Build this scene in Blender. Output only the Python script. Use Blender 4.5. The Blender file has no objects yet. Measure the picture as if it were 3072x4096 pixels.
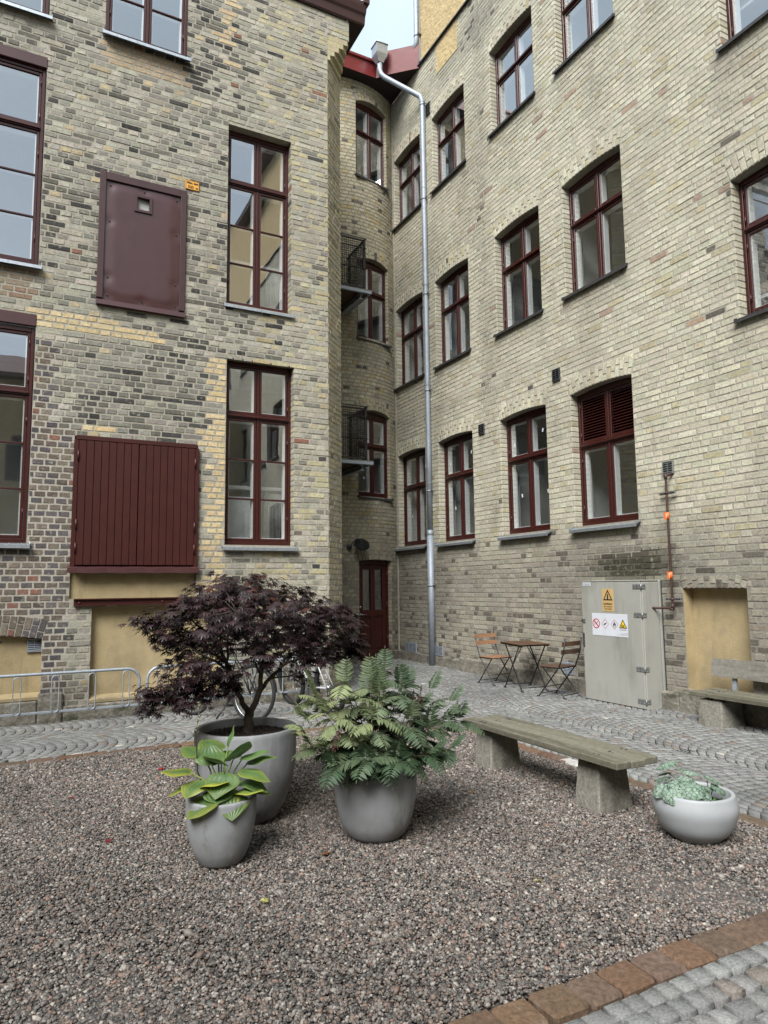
import bpy, math, random
import numpy as np
from mathutils import Vector, Matrix
R = math.radians
rnd = random.Random(7)
SC = bpy.context.scene
COL = SC.collection

# ---------------------------------------------------------------- camera
CAMH = 1.5
def make_camera():
    f, pi, ro, yaw = 2760.0, R(6.08), R(-.66), R(27.35)
    fwd = Vector((math.sin(yaw)*math.cos(pi), math.cos(yaw)*math.cos(pi), math.sin(pi)))
    r0 = Vector((math.cos(yaw), -math.sin(yaw), 0)); u0 = r0.cross(fwd)
    r = r0*math.cos(ro)+u0*math.sin(ro); u = -r0*math.sin(ro)+u0*math.cos(ro)
    cd = bpy.data.cameras.new('camera'); co = bpy.data.objects.new('camera', cd); COL.objects.link(co)
    m = Matrix(((r.x, u.x, -fwd.x, 0), (r.y, u.y, -fwd.y, 0), (r.z, u.z, -fwd.z, CAMH), (0, 0, 0, 1)))
    co.matrix_world = m
    cd.sensor_fit = 'VERTICAL'; cd.sensor_height = 36; cd.lens = f/4096*36
    cd.clip_start = .05; cd.clip_end = 500
    SC.camera = co
make_camera()

# ---------------------------------------------------------------- sky, sun, exposure
SUN_EL, SUN_ROT = R(47), R(226)
W = bpy.data.worlds.new('World'); SC.world = W; W.use_nodes = True
nt = W.node_tree; nt.nodes.clear()
sky = nt.nodes.new('ShaderNodeTexSky'); sky.sky_type = 'NISHITA'; sky.sun_disc = False
sky.sun_elevation = SUN_EL; sky.sun_rotation = SUN_ROT; sky.dust_density = 3.0; sky.air_density = 1.0
hsv = nt.nodes.new('ShaderNodeHueSaturation'); hsv.inputs['Saturation'].default_value = .5; hsv.inputs['Value'].default_value = .95
tc = nt.nodes.new('ShaderNodeTexCoord'); cn = nt.nodes.new('ShaderNodeTexNoise')
cn.inputs['Scale'].default_value = 2.2; cn.inputs['Detail'].default_value = 4
cr = nt.nodes.new('ShaderNodeMapRange'); cr.inputs[1].default_value = .35; cr.inputs[2].default_value = .7
cr.inputs[3].default_value = .62; cr.inputs[4].default_value = 1.0
mx = nt.nodes.new('ShaderNodeMix'); mx.data_type = 'RGBA'; mx.inputs[7].default_value = (4.3, 5.15, 5.9, 1)
bg = nt.nodes.new('ShaderNodeBackground'); bg.inputs[1].default_value = .05
wo = nt.nodes.new('ShaderNodeOutputWorld')
L = nt.links.new
L(sky.outputs[0], hsv.inputs['Color']); L(tc.outputs['Generated'], cn.inputs['Vector']); L(cn.outputs['Fac'], cr.inputs[0])
L(cr.outputs[0], mx.inputs[0]); L(hsv.outputs[0], mx.inputs[6]); L(mx.outputs[2], bg.inputs[0]); L(bg.outputs[0], wo.inputs[0])
sd = bpy.data.lights.new('sun', 'SUN'); sd.energy = 1.5; sd.angle = R(34); sd.color = (1, .975, .94)
so = bpy.data.objects.new('sun', sd); COL.objects.link(so)
# light comes from behind the camera and a little to the left
saz = R(226)
sdir = Vector((math.sin(saz)*math.cos(SUN_EL), math.cos(saz)*math.cos(SUN_EL), math.sin(SUN_EL)))
so.rotation_euler = sdir.to_track_quat('Z', 'Y').to_euler(); so.location = sdir*40
SC.view_settings.view_transform = 'Standard'; SC.view_settings.look = 'None'
SC.view_settings.exposure = 2.1; SC.view_settings.gamma = 1
SC.render.engine = 'CYCLES'
SC.cycles.max_bounces = 8; SC.cycles.diffuse_bounces = 4; SC.cycles.glossy_bounces = 4
SC.cycles.transparent_max_bounces = 12; SC.cycles.caustics_reflective = False; SC.cycles.caustics_refractive = False
SC.cycles.sample_clamp_indirect = 6
SC.cycles.use_denoising = True

# ---------------------------------------------------------------- materials
MATS = {}
def mat(name, col=(.5, .5, .5), rough=.6, metal=0., attr=False, noise=None, bump=None, spec=.5, stain=None, sheen=0):
    """noise=(scale, lo, hi) multiplies the colour; bump=(scale, strength, dist); stain=(scale, colour, lo, hi, strength, stretch)"""
    m = bpy.data.materials.new(name); m.use_nodes = True; MATS[name] = m
    t = m.node_tree; b = t.nodes['Principled BSDF']; K = t.links.new
    b.inputs['Roughness'].default_value = rough; b.inputs['Metallic'].default_value = metal
    b.inputs['Specular IOR Level'].default_value = spec
    geo = t.nodes.new('ShaderNodeTexCoord'); pos = geo.outputs['Object']
    if attr:
        a = t.nodes.new('ShaderNodeAttribute'); a.attribute_name = 'bcol'; c = a.outputs['Color']
        if col is not None and tuple(col) != (1, 1, 1):
            q = t.nodes.new('ShaderNodeMix'); q.data_type = 'RGBA'; q.blend_type = 'MULTIPLY'; q.inputs[0].default_value = 1
            K(c, q.inputs[6]); q.inputs[7].default_value = (*col, 1); c = q.outputs[2]
    else:
        rg = t.nodes.new('ShaderNodeRGB'); rg.outputs[0].default_value = (*col, 1); c = rg.outputs[0]
    if stain:
        for st in (stain if isinstance(stain, list) else [stain]):
            sc, sc_col, lo, hi, stg, stretch = st
            mp = t.nodes.new('ShaderNodeMapping'); mp.inputs['Scale'].default_value = stretch; K(pos, mp.inputs[0])
            n = t.nodes.new('ShaderNodeTexNoise'); n.inputs['Scale'].default_value = sc; n.inputs['Detail'].default_value = 5
            n.inputs['Roughness'].default_value = .62
            K(mp.outputs[0], n.inputs['Vector'])
            r_ = t.nodes.new('ShaderNodeMapRange'); r_.inputs[1].default_value = lo; r_.inputs[2].default_value = hi
            r_.inputs[3].default_value = 0; r_.inputs[4].default_value = stg
            K(n.outputs['Fac'], r_.inputs[0])
            q = t.nodes.new('ShaderNodeMix'); q.data_type = 'RGBA'; q.inputs[7].default_value = (*sc_col, 1)
            K(r_.outputs[0], q.inputs[0]); K(c, q.inputs[6]); c = q.outputs[2]
    if noise:
        n = t.nodes.new('ShaderNodeTexNoise'); n.inputs['Scale'].default_value = noise[0]; n.inputs['Detail'].default_value = 6
        n.inputs['Roughness'].default_value = .68
        K(pos, n.inputs['Vector'])
        r_ = t.nodes.new('ShaderNodeMapRange'); r_.inputs[1].default_value = .3; r_.inputs[2].default_value = .7
        r_.inputs[3].default_value = noise[1]; r_.inputs[4].default_value = noise[2]
        K(n.outputs['Fac'], r_.inputs[0])
        q = t.nodes.new('ShaderNodeVectorMath'); q.operation = 'SCALE'; K(c, q.inputs[0]); K(r_.outputs[0], q.inputs['Scale']); c = q.outputs[0]
    K(c, b.inputs['Base Color'])
    if bump:
        n = t.nodes.new('ShaderNodeTexNoise'); n.inputs['Scale'].default_value = bump[0]; n.inputs['Detail'].default_value = 5
        K(pos, n.inputs['Vector'])
        bp = t.nodes.new('ShaderNodeBump'); bp.inputs['Strength'].default_value = bump[1]; bp.inputs['Distance'].default_value = bump[2]
        K(n.outputs['Fac'], bp.inputs['Height']); K(bp.outputs[0], b.inputs['Normal'])
    return m
one = (1, 1, 1)
mat('brick', one, .9, attr=True, noise=(30, .7, 1.2), bump=(70, .7, .006), spec=.2,
    stain=[(16, (.42, .39, .31), .57, .68, .5, (1, 1, 1)), (26, (.08, .075, .065), .62, .74, .4, (1, 1, 1)), (.8, (.17, .155, .125), .50, .72, .42, (1, 1, .55)), (2.6, (.13, .12, .10), .56, .74, .35, (1.6, 1.6, .35))])
mat('mortar', one, .95, attr=True, noise=(22, .7, 1.12), bump=(60, .6, .006), spec=.15, stain=[(.8, (.17, .155, .125), .50, .72, .42, (1, 1, .55)), (2.6, (.13, .12, .10), .56, .74, .35, (1.6, 1.6, .35))])
mat('red_paint', (.044, .0095, .0075), .36, noise=(9, .8, 1.1), bump=(40, .15, .002), spec=.45)
mat('red_board', (.046, .0095, .0075), .45, noise=(5, .8, 1.12), bump=(30, .25, .002), spec=.4, stain=(3, (.06, .018, .015), .55, .75, .4, (6, 6, 1)))
mat('red_sheet', (.062, .026, .026), .3, noise=(3, .85, 1.1), bump=(2.2, .3, .012), spec=.55)
mat('dark_sheet', (.050, .021, .021), .38, noise=(4, .85, 1.1), bump=(3, .3, .01), spec=.5)
mat('roof_red', (.15, .018, .018), .4, noise=(5, .85, 1.1), bump=(4, .25, .01), spec=.5)
mat('soffit', (.022, .012, .012), .8, noise=(5, .7, 1.2))
mat('white_paint', (.84, .86, .87), .45, noise=(12, .9, 1.05))
mat('zinc', (.46, .50, .54), .42, .75, noise=(26, .7, 1.15), bump=(30, .15, .003))
mat('galv', (.34, .38, .43), .6, .45, noise=(40, .72, 1.15), bump=(50, .15, .002), stain=(5, (.22, .24, .27), .52, .72, .6, (1, 1, 1)))
mat('plaster', (.40, .32, .185), .95, noise=(3.5, .86, 1.08), bump=(45, .55, .006), spec=.1,
    stain=[(1.7, (.20, .165, .105), .46, .74, .75, (1, 1, .7)), (7, (.24, .21, .16), .58, .72, .4, (1, 1, .5)), (4, (.15, .13, .09), .58, .76, .5, (2, 2, .25)), (1.2, (.56, .45, .27), .5, .7, .35, (1, 1, 1))])
mat('plaster_rough', (.50, .39, .215), .95, noise=(4, .82, 1.1), bump=(12, .9, .03), spec=.1)
mat('foundation', (.20, .185, .155), .95, noise=(14, .55, 1.35), bump=(22, .8, .02), spec=.15,
    stain=[(3, (.045, .05, .03), .52, .68, .7, (1, 1, 2)), (9, (.33, .31, .27), .58, .7, .5, (1, 1, 1))])
mat('granite', one, .85, attr=True, noise=(90, .6, 1.4), bump=(55, .8, .006), spec=.3)
mat('grout', (.075, .07, .058), 1, noise=(20, .5, 1.5), bump=(60, .8, .01), spec=.1, stain=(2.2, (.035, .04, .02), .5, .65, .6, (1, 1, 1)))
mat('pebble', one, .6, attr=True, noise=(160, .72, 1.28), spec=.4)
mat('pebble_bed', (.09, .082, .076), 1, noise=(120, .3, 2.2), bump=(160, 1, .01), spec=.1)
mat('kerb_stone', one, .9, attr=True, noise=(45, .6, 1.35), bump=(40, .8, .008), spec=.2, stain=(12, (.20, .16, .13), .58, .72, .5, (1, 1, 1)))
mat('pot_concrete', (.275, .288, .30), .62, noise=(2.5, .86, 1.08), bump=(30, .12, .003), spec=.35,
    stain=[(3.0, (.16, .155, .14), .47, .68, .75, (1, 1, .8)), (5, (.40, .41, .41), .54, .7, .5, (2.5, 2.5, .3)), (9, (.15, .145, .13), .6, .72, .6, (1.5, 1.5, .6)), (60, (.12, .12, .12), .68, .72, .5, (1, 1, 1))])
mat('pot_white', (.34, .36, .375), .45, noise=(4, .88, 1.06), bump=(20, .12, .003), spec=.45,
    stain=[(2.2, (.32, .31, .29), .5, .75, .5, (1, 1, 2)), (42, (.10, .10, .10), .7, .74, .8, (1, 1, 1))])
mat('soil', (.018, .013, .010), .9, noise=(60, .4, 2.2), bump=(80, 1, .02), spec=.4)
mat('soil_bits', one, .7, attr=True, noise=(80, .6, 1.4))
mat('old_wood', one, .85, attr=True, noise=(22, .75, 1.2), bump=(28, .35, .003), spec=.25,
    stain=[(7, (.055, .05, .036), .48, .66, .75, (1, .08, 1)), (9, (.34, .31, .23), .58, .7, .5, (1, .12, 1))])
mat('leg_concrete', (.225, .215, .185), .92, noise=(40, .6, 1.25), bump=(60, .7, .006), spec=.2,
    stain=[(4, (.09, .08, .06), .5, .7, .7, (1, 1, .6)), (70, (.05, .05, .045), .62, .68, .8, (1, 1, 1))])
mat('bistro_wood', (.50, .50, .52), .6, attr=True, noise=(30, .7, 1.2), bump=(40, .2, .002))
mat('black_steel', (.012, .012, .013), .45, noise=(20, .8, 1.3), spec=.5)
mat('black_rubber', (.012, .012, .013), .75, noise=(60, .7, 1.5), bump=(120, .6, .003))
mat('rust_pipe', (.055, .025, .02), .6, noise=(30, .6, 1.4), bump=(60, .4, .002))
mat('orange_tape', (.80, .16, .02), .5)
mat('cabinet_grey', (.315, .315, .285), .5, noise=(2.2, .92, 1.05), bump=(3, .12, .006), spec=.4,
    stain=[(2.5, (.17, .17, .15), .52, .75, .7, (1.6, 1.6, .35)), (14, (.12, .11, .09), .66, .78, .5, (3, 3, .2))])
mat('sign_yellow', (.50, .34, .14), .5, noise=(8, .9, 1.06))
mat('sign_orange', (.70, .33, .04), .5, noise=(8, .85, 1.06))
mat('sign_white', (.58, .61, .66), .45, noise=(7, .93, 1.04))
mat('ink_black', (.012, .012, .012), .5)
mat('ink_red', (.45, .02, .02), .5)
mat('ink_yellow', (.75, .52, .02), .5)
mat('steel_plate', (.36, .38, .38), .4, .8, noise=(60, .6, 1.3))
mat('bark', (.085, .068, .055), .9, noise=(30, .6, 1.4), bump=(40, .7, .006))
mat('stem_green', one, .6, attr=True, noise=(20, .8, 1.2))
mat('bike_paint', (.014, .018, .015), .35, noise=(9, .8, 1.2), spec=.6)
mat('bike_olive', (.10, .12, .07), .35, spec=.6)
mat('bike_white', (.42, .44, .46), .3, noise=(9, .9, 1.05), spec=.6)
mat('chrome', (.36, .37, .39), .35, .95)
mat('room_wall', (.76, .79, .79), .9, noise=(2, .9, 1.05))
mat('room_floor', (.30, .26, .21), .7)
mat('curtain', (.42, .42, .40), .9, noise=(6, .8, 1.1))
mat('roof_tile', (.09, .045, .035), .8, noise=(6, .7, 1.2))
mat('lamp_enamel', (.008, .008, .008), .7, spec=.25)
mat('iron', (.035, .035, .037), .6, noise=(20, .7, 1.3))
mat('void', (.006, .006, .006), 1, spec=0)

def leafmat(name, rough=.55, trans=.25, spec=.4, noise=(25, .8, 1.2)):
    m = mat(name, one, rough, attr=True, noise=noise, spec=spec)
    t = m.node_tree; b = t.nodes['Principled BSDF']; out = [n for n in t.nodes if n.type == 'OUTPUT_MATERIAL'][0]
    tr = t.nodes.new('ShaderNodeBsdfTranslucent'); mxs = t.nodes.new('ShaderNodeMixShader'); mxs.inputs[0].default_value = trans
    src = b.inputs['Base Color'].links[0].from_socket
    t.links.new(src, tr.inputs['Color']); t.links.new(b.outputs[0], mxs.inputs[1]); t.links.new(tr.outputs[0], mxs.inputs[2])
    t.links.new(mxs.outputs[0], out.inputs['Surface'])
    return m
leafmat('maple_leaf', .45, .12, .45)
leafmat('green_leaf', .5, .25, .4)
leafmat('hosta_leaf', .42, .25, .45, (18, .85, 1.15))
def silver_leaf():
    m = leafmat('silver_leaf', .55, .15, .3); t = m.node_tree; b = t.nodes['Principled BSDF']
    src = b.inputs['Base Color'].links[0].from_socket
    tcn = t.nodes.new('ShaderNodeTexCoord'); v = t.nodes.new('ShaderNodeTexVoronoi'); v.feature = 'DISTANCE_TO_EDGE'; v.inputs['Scale'].default_value = 48
    t.links.new(tcn.outputs['Object'], v.inputs['Vector'])
    mr = t.nodes.new('ShaderNodeMapRange'); mr.inputs[1].default_value = .015; mr.inputs[2].default_value = .09; mr.inputs[3].default_value = .12; mr.inputs[4].default_value = 1
    t.links.new(v.outputs['Distance'], mr.inputs[0])
    q = t.nodes.new('ShaderNodeVectorMath'); q.operation = 'SCALE'; t.links.new(src, q.inputs[0]); t.links.new(mr.outputs[0], q.inputs['Scale'])
    t.links.new(q.outputs[0], b.inputs['Base Color'])
silver_leaf()
def glassmat():
    m = bpy.data.materials.new('glass'); m.use_nodes = True; MATS['glass'] = m
    t = m.node_tree; t.nodes.clear(); K = t.links.new
    out = t.nodes.new('ShaderNodeOutputMaterial'); mxs = t.nodes.new('ShaderNodeMixShader')
    tr = t.nodes.new('ShaderNodeBsdfTransparent'); tr.inputs[0].default_value = (.95, .97, .96, 1)
    gl = t.nodes.new('ShaderNodeBsdfGlossy'); gl.inputs['Roughness'].default_value = .0; gl.inputs['Color'].default_value = (.95, .97, 1, 1)
    lw = t.nodes.new('ShaderNodeLayerWeight'); lw.inputs['Blend'].default_value = .5; fr = t.nodes.new('ShaderNodeMath'); fr.operation = 'POWER'; fr.inputs[1].default_value = 3.5; K(lw.outputs['Facing'], fr.inputs[0])
    mu = t.nodes.new('ShaderNodeMath'); mu.operation = 'MULTIPLY_ADD'; mu.inputs[1].default_value = .7; mu.inputs[2].default_value = .36; mu.use_clamp = True
    tcn = t.nodes.new('ShaderNodeTexCoord'); n = t.nodes.new('ShaderNodeTexNoise'); n.inputs['Scale'].default_value = 2.6; n.inputs['Detail'].default_value = 1
    bp = t.nodes.new('ShaderNodeBump'); bp.inputs['Strength'].default_value = .12; bp.inputs['Distance'].default_value = .004
    K(tcn.outputs['Object'], n.inputs['Vector']); K(n.outputs['Fac'], bp.inputs['Height']); K(bp.outputs[0], gl.inputs['Normal'])
    K(fr.outputs[0], mu.inputs[0]); K(mu.outputs[0], mxs.inputs[0]); K(tr.outputs[0], mxs.inputs[1]); K(gl.outputs[0], mxs.inputs[2]); K(mxs.outputs[0], out.inputs[0])
glassmat()

# ---------------------------------------------------------------- mesh helpers
class MB:
    def __init__(s): s.v = []; s.f = []; s.m = []; s.c = []; s.sm = []; s.mats = []
    def mi(s, name):
        if name not in s.mats: s.mats.append(name)
        return s.mats.index(name)
    def add(s, vs, fs, m, c=None, smooth=False):
        o = len(s.v); s.v.extend(vs); k = s.mi(m); c = c or one
        for f in fs:
            s.f.append(tuple(i+o for i in f)); s.m.append(k); s.c.append(c); s.sm.append(smooth)
    def box(s, a, b, m, c=None, ch=0.0):
        x0, y0, z0 = [min(p, q) for p, q in zip(a, b)]; x1, y1, z1 = [max(p, q) for p, q in zip(a, b)]
        s.hexa([(x0, y0, z0), (x1, y0, z0), (x1, y1, z0), (x0, y1, z0), (x0, y0, z1), (x1, y0, z1), (x1, y1, z1), (x0, y1, z1)], m, c, ch)
    def hexa(s, p, m, c=None, ch=0.0):
        """8 corners, bottom ring then top ring; ch chamfers every edge"""
        if ch <= 0:
            s.add([tuple(q) for q in p], [(0, 3, 2, 1), (4, 5, 6, 7), (0, 1, 5, 4), (1, 2, 6, 5), (2, 3, 7, 6), (3, 0, 4, 7)], m, c); return
        P = [Vector(q) for q in p]
        nb = {0: (1, 3, 4), 1: (0, 2, 5), 2: (3, 1, 6), 3: (2, 0, 7), 4: (5, 7, 0), 5: (4, 6, 1), 6: (7, 5, 2), 7: (6, 4, 3)}
        faces = [(0, 3, 2, 1), (4, 5, 6, 7), (0, 1, 5, 4), (1, 2, 6, 5), (2, 3, 7, 6), (3, 0, 4, 7)]
        vid = {}; vs = []
        for fi, f in enumerate(faces):
            for k, i in enumerate(f):
                a = P[f[k-1]]-P[i]; b = P[f[(k+1) % 4]]-P[i]
                q = P[i]+a.normalized()*min(ch, a.length*.45)+b.normalized()*min(ch, b.length*.45)
                vid[(fi, i)] = len(vs); vs.append(tuple(q))
        fs = [tuple(vid[(fi, i)] for i in f) for fi, f in enumerate(faces)]
        edges = {}
        for fi, f in enumerate(faces):
            for k in range(4):
                i, j = f[k], f[(k+1) % 4]; edges.setdefault((min(i, j), max(i, j)), []).append((fi, i, j))
        for e, l in edges.items():
            (f1, i, j), (f2, _, _) = l
            fs.append((vid[(f1, j)], vid[(f1, i)], vid[(f2, i)], vid[(f2, j)]))
        for i in range(8):
            fl = [fi for fi, f in enumerate(faces) if i in f]; fs.append(tuple(vid[(fi, i)] for fi in fl))
        s.add(vs, fs, m, c)
    def quad(s, a, b, c_, d, m, c=None): s.add([tuple(a), tuple(b), tuple(c_), tuple(d)], [(0, 1, 2, 3)], m, c)
    def tube(s, pts, r, m, n=8, c=None, closed=False, caps=True):
        pts = [Vector(p) for p in pts]; N = len(pts)
        rs = r if isinstance(r, (list, tuple)) else [r]*N
        vs = []; prev = None
        for i, p in enumerate(pts):
            if closed: t = (pts[(i+1) % N]-pts[i-1])
            else: t = (pts[min(i+1, N-1)]-pts[max(i-1, 0)])
            t = t.normalized() if t.length > 1e-9 else Vector((0, 0, 1))
            if prev is None:
                a = t.cross(Vector((0, 0, 1)));  a = a if a.length > .05 else t.cross(Vector((1, 0, 0)))
            else: a = prev-t*prev.dot(t)
            if a.length < 1e-6: a = t.orthogonal()
            a.normalize(); prev = a; b = t.cross(a)
            for k in range(n):
                th = 2*math.pi*k/n; vs.append(tuple(p+(a*math.cos(th)+b*math.sin(th))*rs[i]))
        fs = []
        for i in range(N if closed else N-1):
            j = (i+1) % N
            for k in range(n): fs.append((i*n+k, i*n+(k+1) % n, j*n+(k+1) % n, j*n+k))
        if caps and not closed: fs.append(tuple(range(n))[::-1]); fs.append(tuple((N-1)*n+k for k in range(n)))
        s.add(vs, fs, m, c, smooth=True)
    def lathe(s, prof, m, n=48, c=None, at=(0, 0, 0), sx=1, sy=1, smooth=True):
        vs = []; fs = []; P = len(prof)
        for k in range(n):
            th = 2*math.pi*k/n
            for r_, z in prof: vs.append((at[0]+r_*sx*math.cos(th), at[1]+r_*sy*math.sin(th), at[2]+z))
        for k in range(n):
            k2 = (k+1) % n
            for i in range(P-1): fs.append((k*P+i, k2*P+i, k2*P+i+1, k*P+i+1))
        s.add(vs, fs, m, c, smooth)
    def prism(s, poly, z0, z1, m, c=None):
        n = len(poly); vs = [(x, y, z0) for x, y in poly]+[(x, y, z1) for x, y in poly]
        fs = [tuple(range(n))[::-1], tuple(range(n, 2*n))]+[(i, (i+1) % n, n+(i+1) % n, n+i) for i in range(n)]
        s.add(vs, fs, m, c)
    def obj(s, name, parent=None, loc=(0, 0, 0), rz=0, rot=None):
        me = bpy.data.meshes.new(name)
        if len(s.v):
            V = np.asarray(s.v, dtype=np.float32); me.vertices.add(len(V)); me.vertices.foreach_set('co', V.ravel())
            ln = np.fromiter((len(f) for f in s.f), dtype=np.int32, count=len(s.f)); fl = np.fromiter((i for f in s.f for i in f), dtype=np.int32)
            me.loops.add(len(fl)); me.loops.foreach_set('vertex_index', fl)
            me.polygons.add(len(ln)); st = np.concatenate(([0], np.cumsum(ln)[:-1])).astype(np.int32)
            me.polygons.foreach_set('loop_start', st)
            me.polygons.foreach_set('material_index', np.asarray(s.m, dtype=np.int32))
            me.polygons.foreach_set('use_smooth', np.asarray(s.sm, dtype=bool))
            me.update(calc_edges=True)
            at = me.attributes.new('bcol', 'FLOAT_COLOR', 'CORNER')
            C = np.ones((len(s.f), 4), dtype=np.float32); C[:, :3] = np.asarray(s.c, dtype=np.float32)
            at.data.foreach_set('color', np.repeat(C, ln, axis=0).ravel())
        for k in s.mats: me.materials.append(MATS[k])
        o = bpy.data.objects.new(name, me); COL.objects.link(o)
        o.location = loc; o.rotation_euler = rot if rot else (0, 0, rz)
        if parent: o.parent = parent
        return o
def tag(o, label=None, cat=None, group=None, kind=None):
    if label: o['label'] = label
    if cat: o['category'] = cat
    if group: o['group'] = group
    if kind: o['kind'] = kind
    return o
def thing(name, label, cat, loc=(0, 0, 0), rz=0, group=None):
    o = bpy.data.objects.new(name, None); COL.objects.link(o); o.empty_display_size = .1
    o.location = loc; o.rotation_euler = (0, 0, rz)
    return tag(o, label, cat, group)
def dup(root, loc=None, rz=None, label=None, parent=None, depth=0):
    c = root.copy(); COL.objects.link(c)
    if depth == 0:
        if loc is not None: c.location = loc
        if rz is not None: c.rotation_euler = (0, 0, rz)
        if label: c['label'] = label
        c.parent = parent if parent is not None else root.parent
    else: c.parent = parent
    for ch in list(root.children): dup(ch, parent=c, depth=depth+1)
    return c
def vary(c, a=.12, rr=rnd):
    k = 1+rr.uniform(-a, a); return tuple(max(0, x*k*(1+rr.uniform(-a*.25, a*.25))) for x in c)
def lerp(a, b, t): return tuple(x*(1-t)+y*t for x, y in zip(a, b))
def hsh(i, j, s=0):
    n = (i*374761393+j*668265263+s*974634777) & 0xffffffff; n = ((n ^ (n >> 13))*1274126177) & 0xffffffff
    return ((n ^ (n >> 16)) & 0xffff)/65535.
def vnoise(x, y, s=0):
    i, j = math.floor(x), math.floor(y); fx, fy = x-i, y-j; fx = fx*fx*(3-2*fx); fy = fy*fy*(3-2*fy)
    return (hsh(i, j, s)*(1-fx)+hsh(i+1, j, s)*fx)*(1-fy)+(hsh(i, j+1, s)*(1-fx)+hsh(i+1, j+1, s)*fx)*fy
def fbm(x, y, s=0): return vnoise(x, y, s)*.55+vnoise(x*2.1, y*2.1, s+1)*.3+vnoise(x*4.3, y*4.3, s+2)*.15
def text_mesh(mb, txt, size, m, fn, align='CENTER', bold=0.0):
    """flat lettering; fn maps text (x, y) into 3-D"""
    cu = bpy.data.curves.new('lettering', 'FONT'); cu.body = txt; cu.size = size; cu.align_x = align; cu.offset = bold
    o = bpy.data.objects.new('lettering', cu); COL.objects.link(o)
    dg = bpy.context.evaluated_depsgraph_get(); me = bpy.data.meshes.new_from_object(o.evaluated_get(dg))
    mb.add([tuple(fn(v.co.x, v.co.y)) for v in me.vertices], [tuple(p.vertices) for p in me.polygons], m)
    bpy.data.objects.remove(o); bpy.data.curves.remove(cu); bpy.data.meshes.remove(me)

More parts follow.
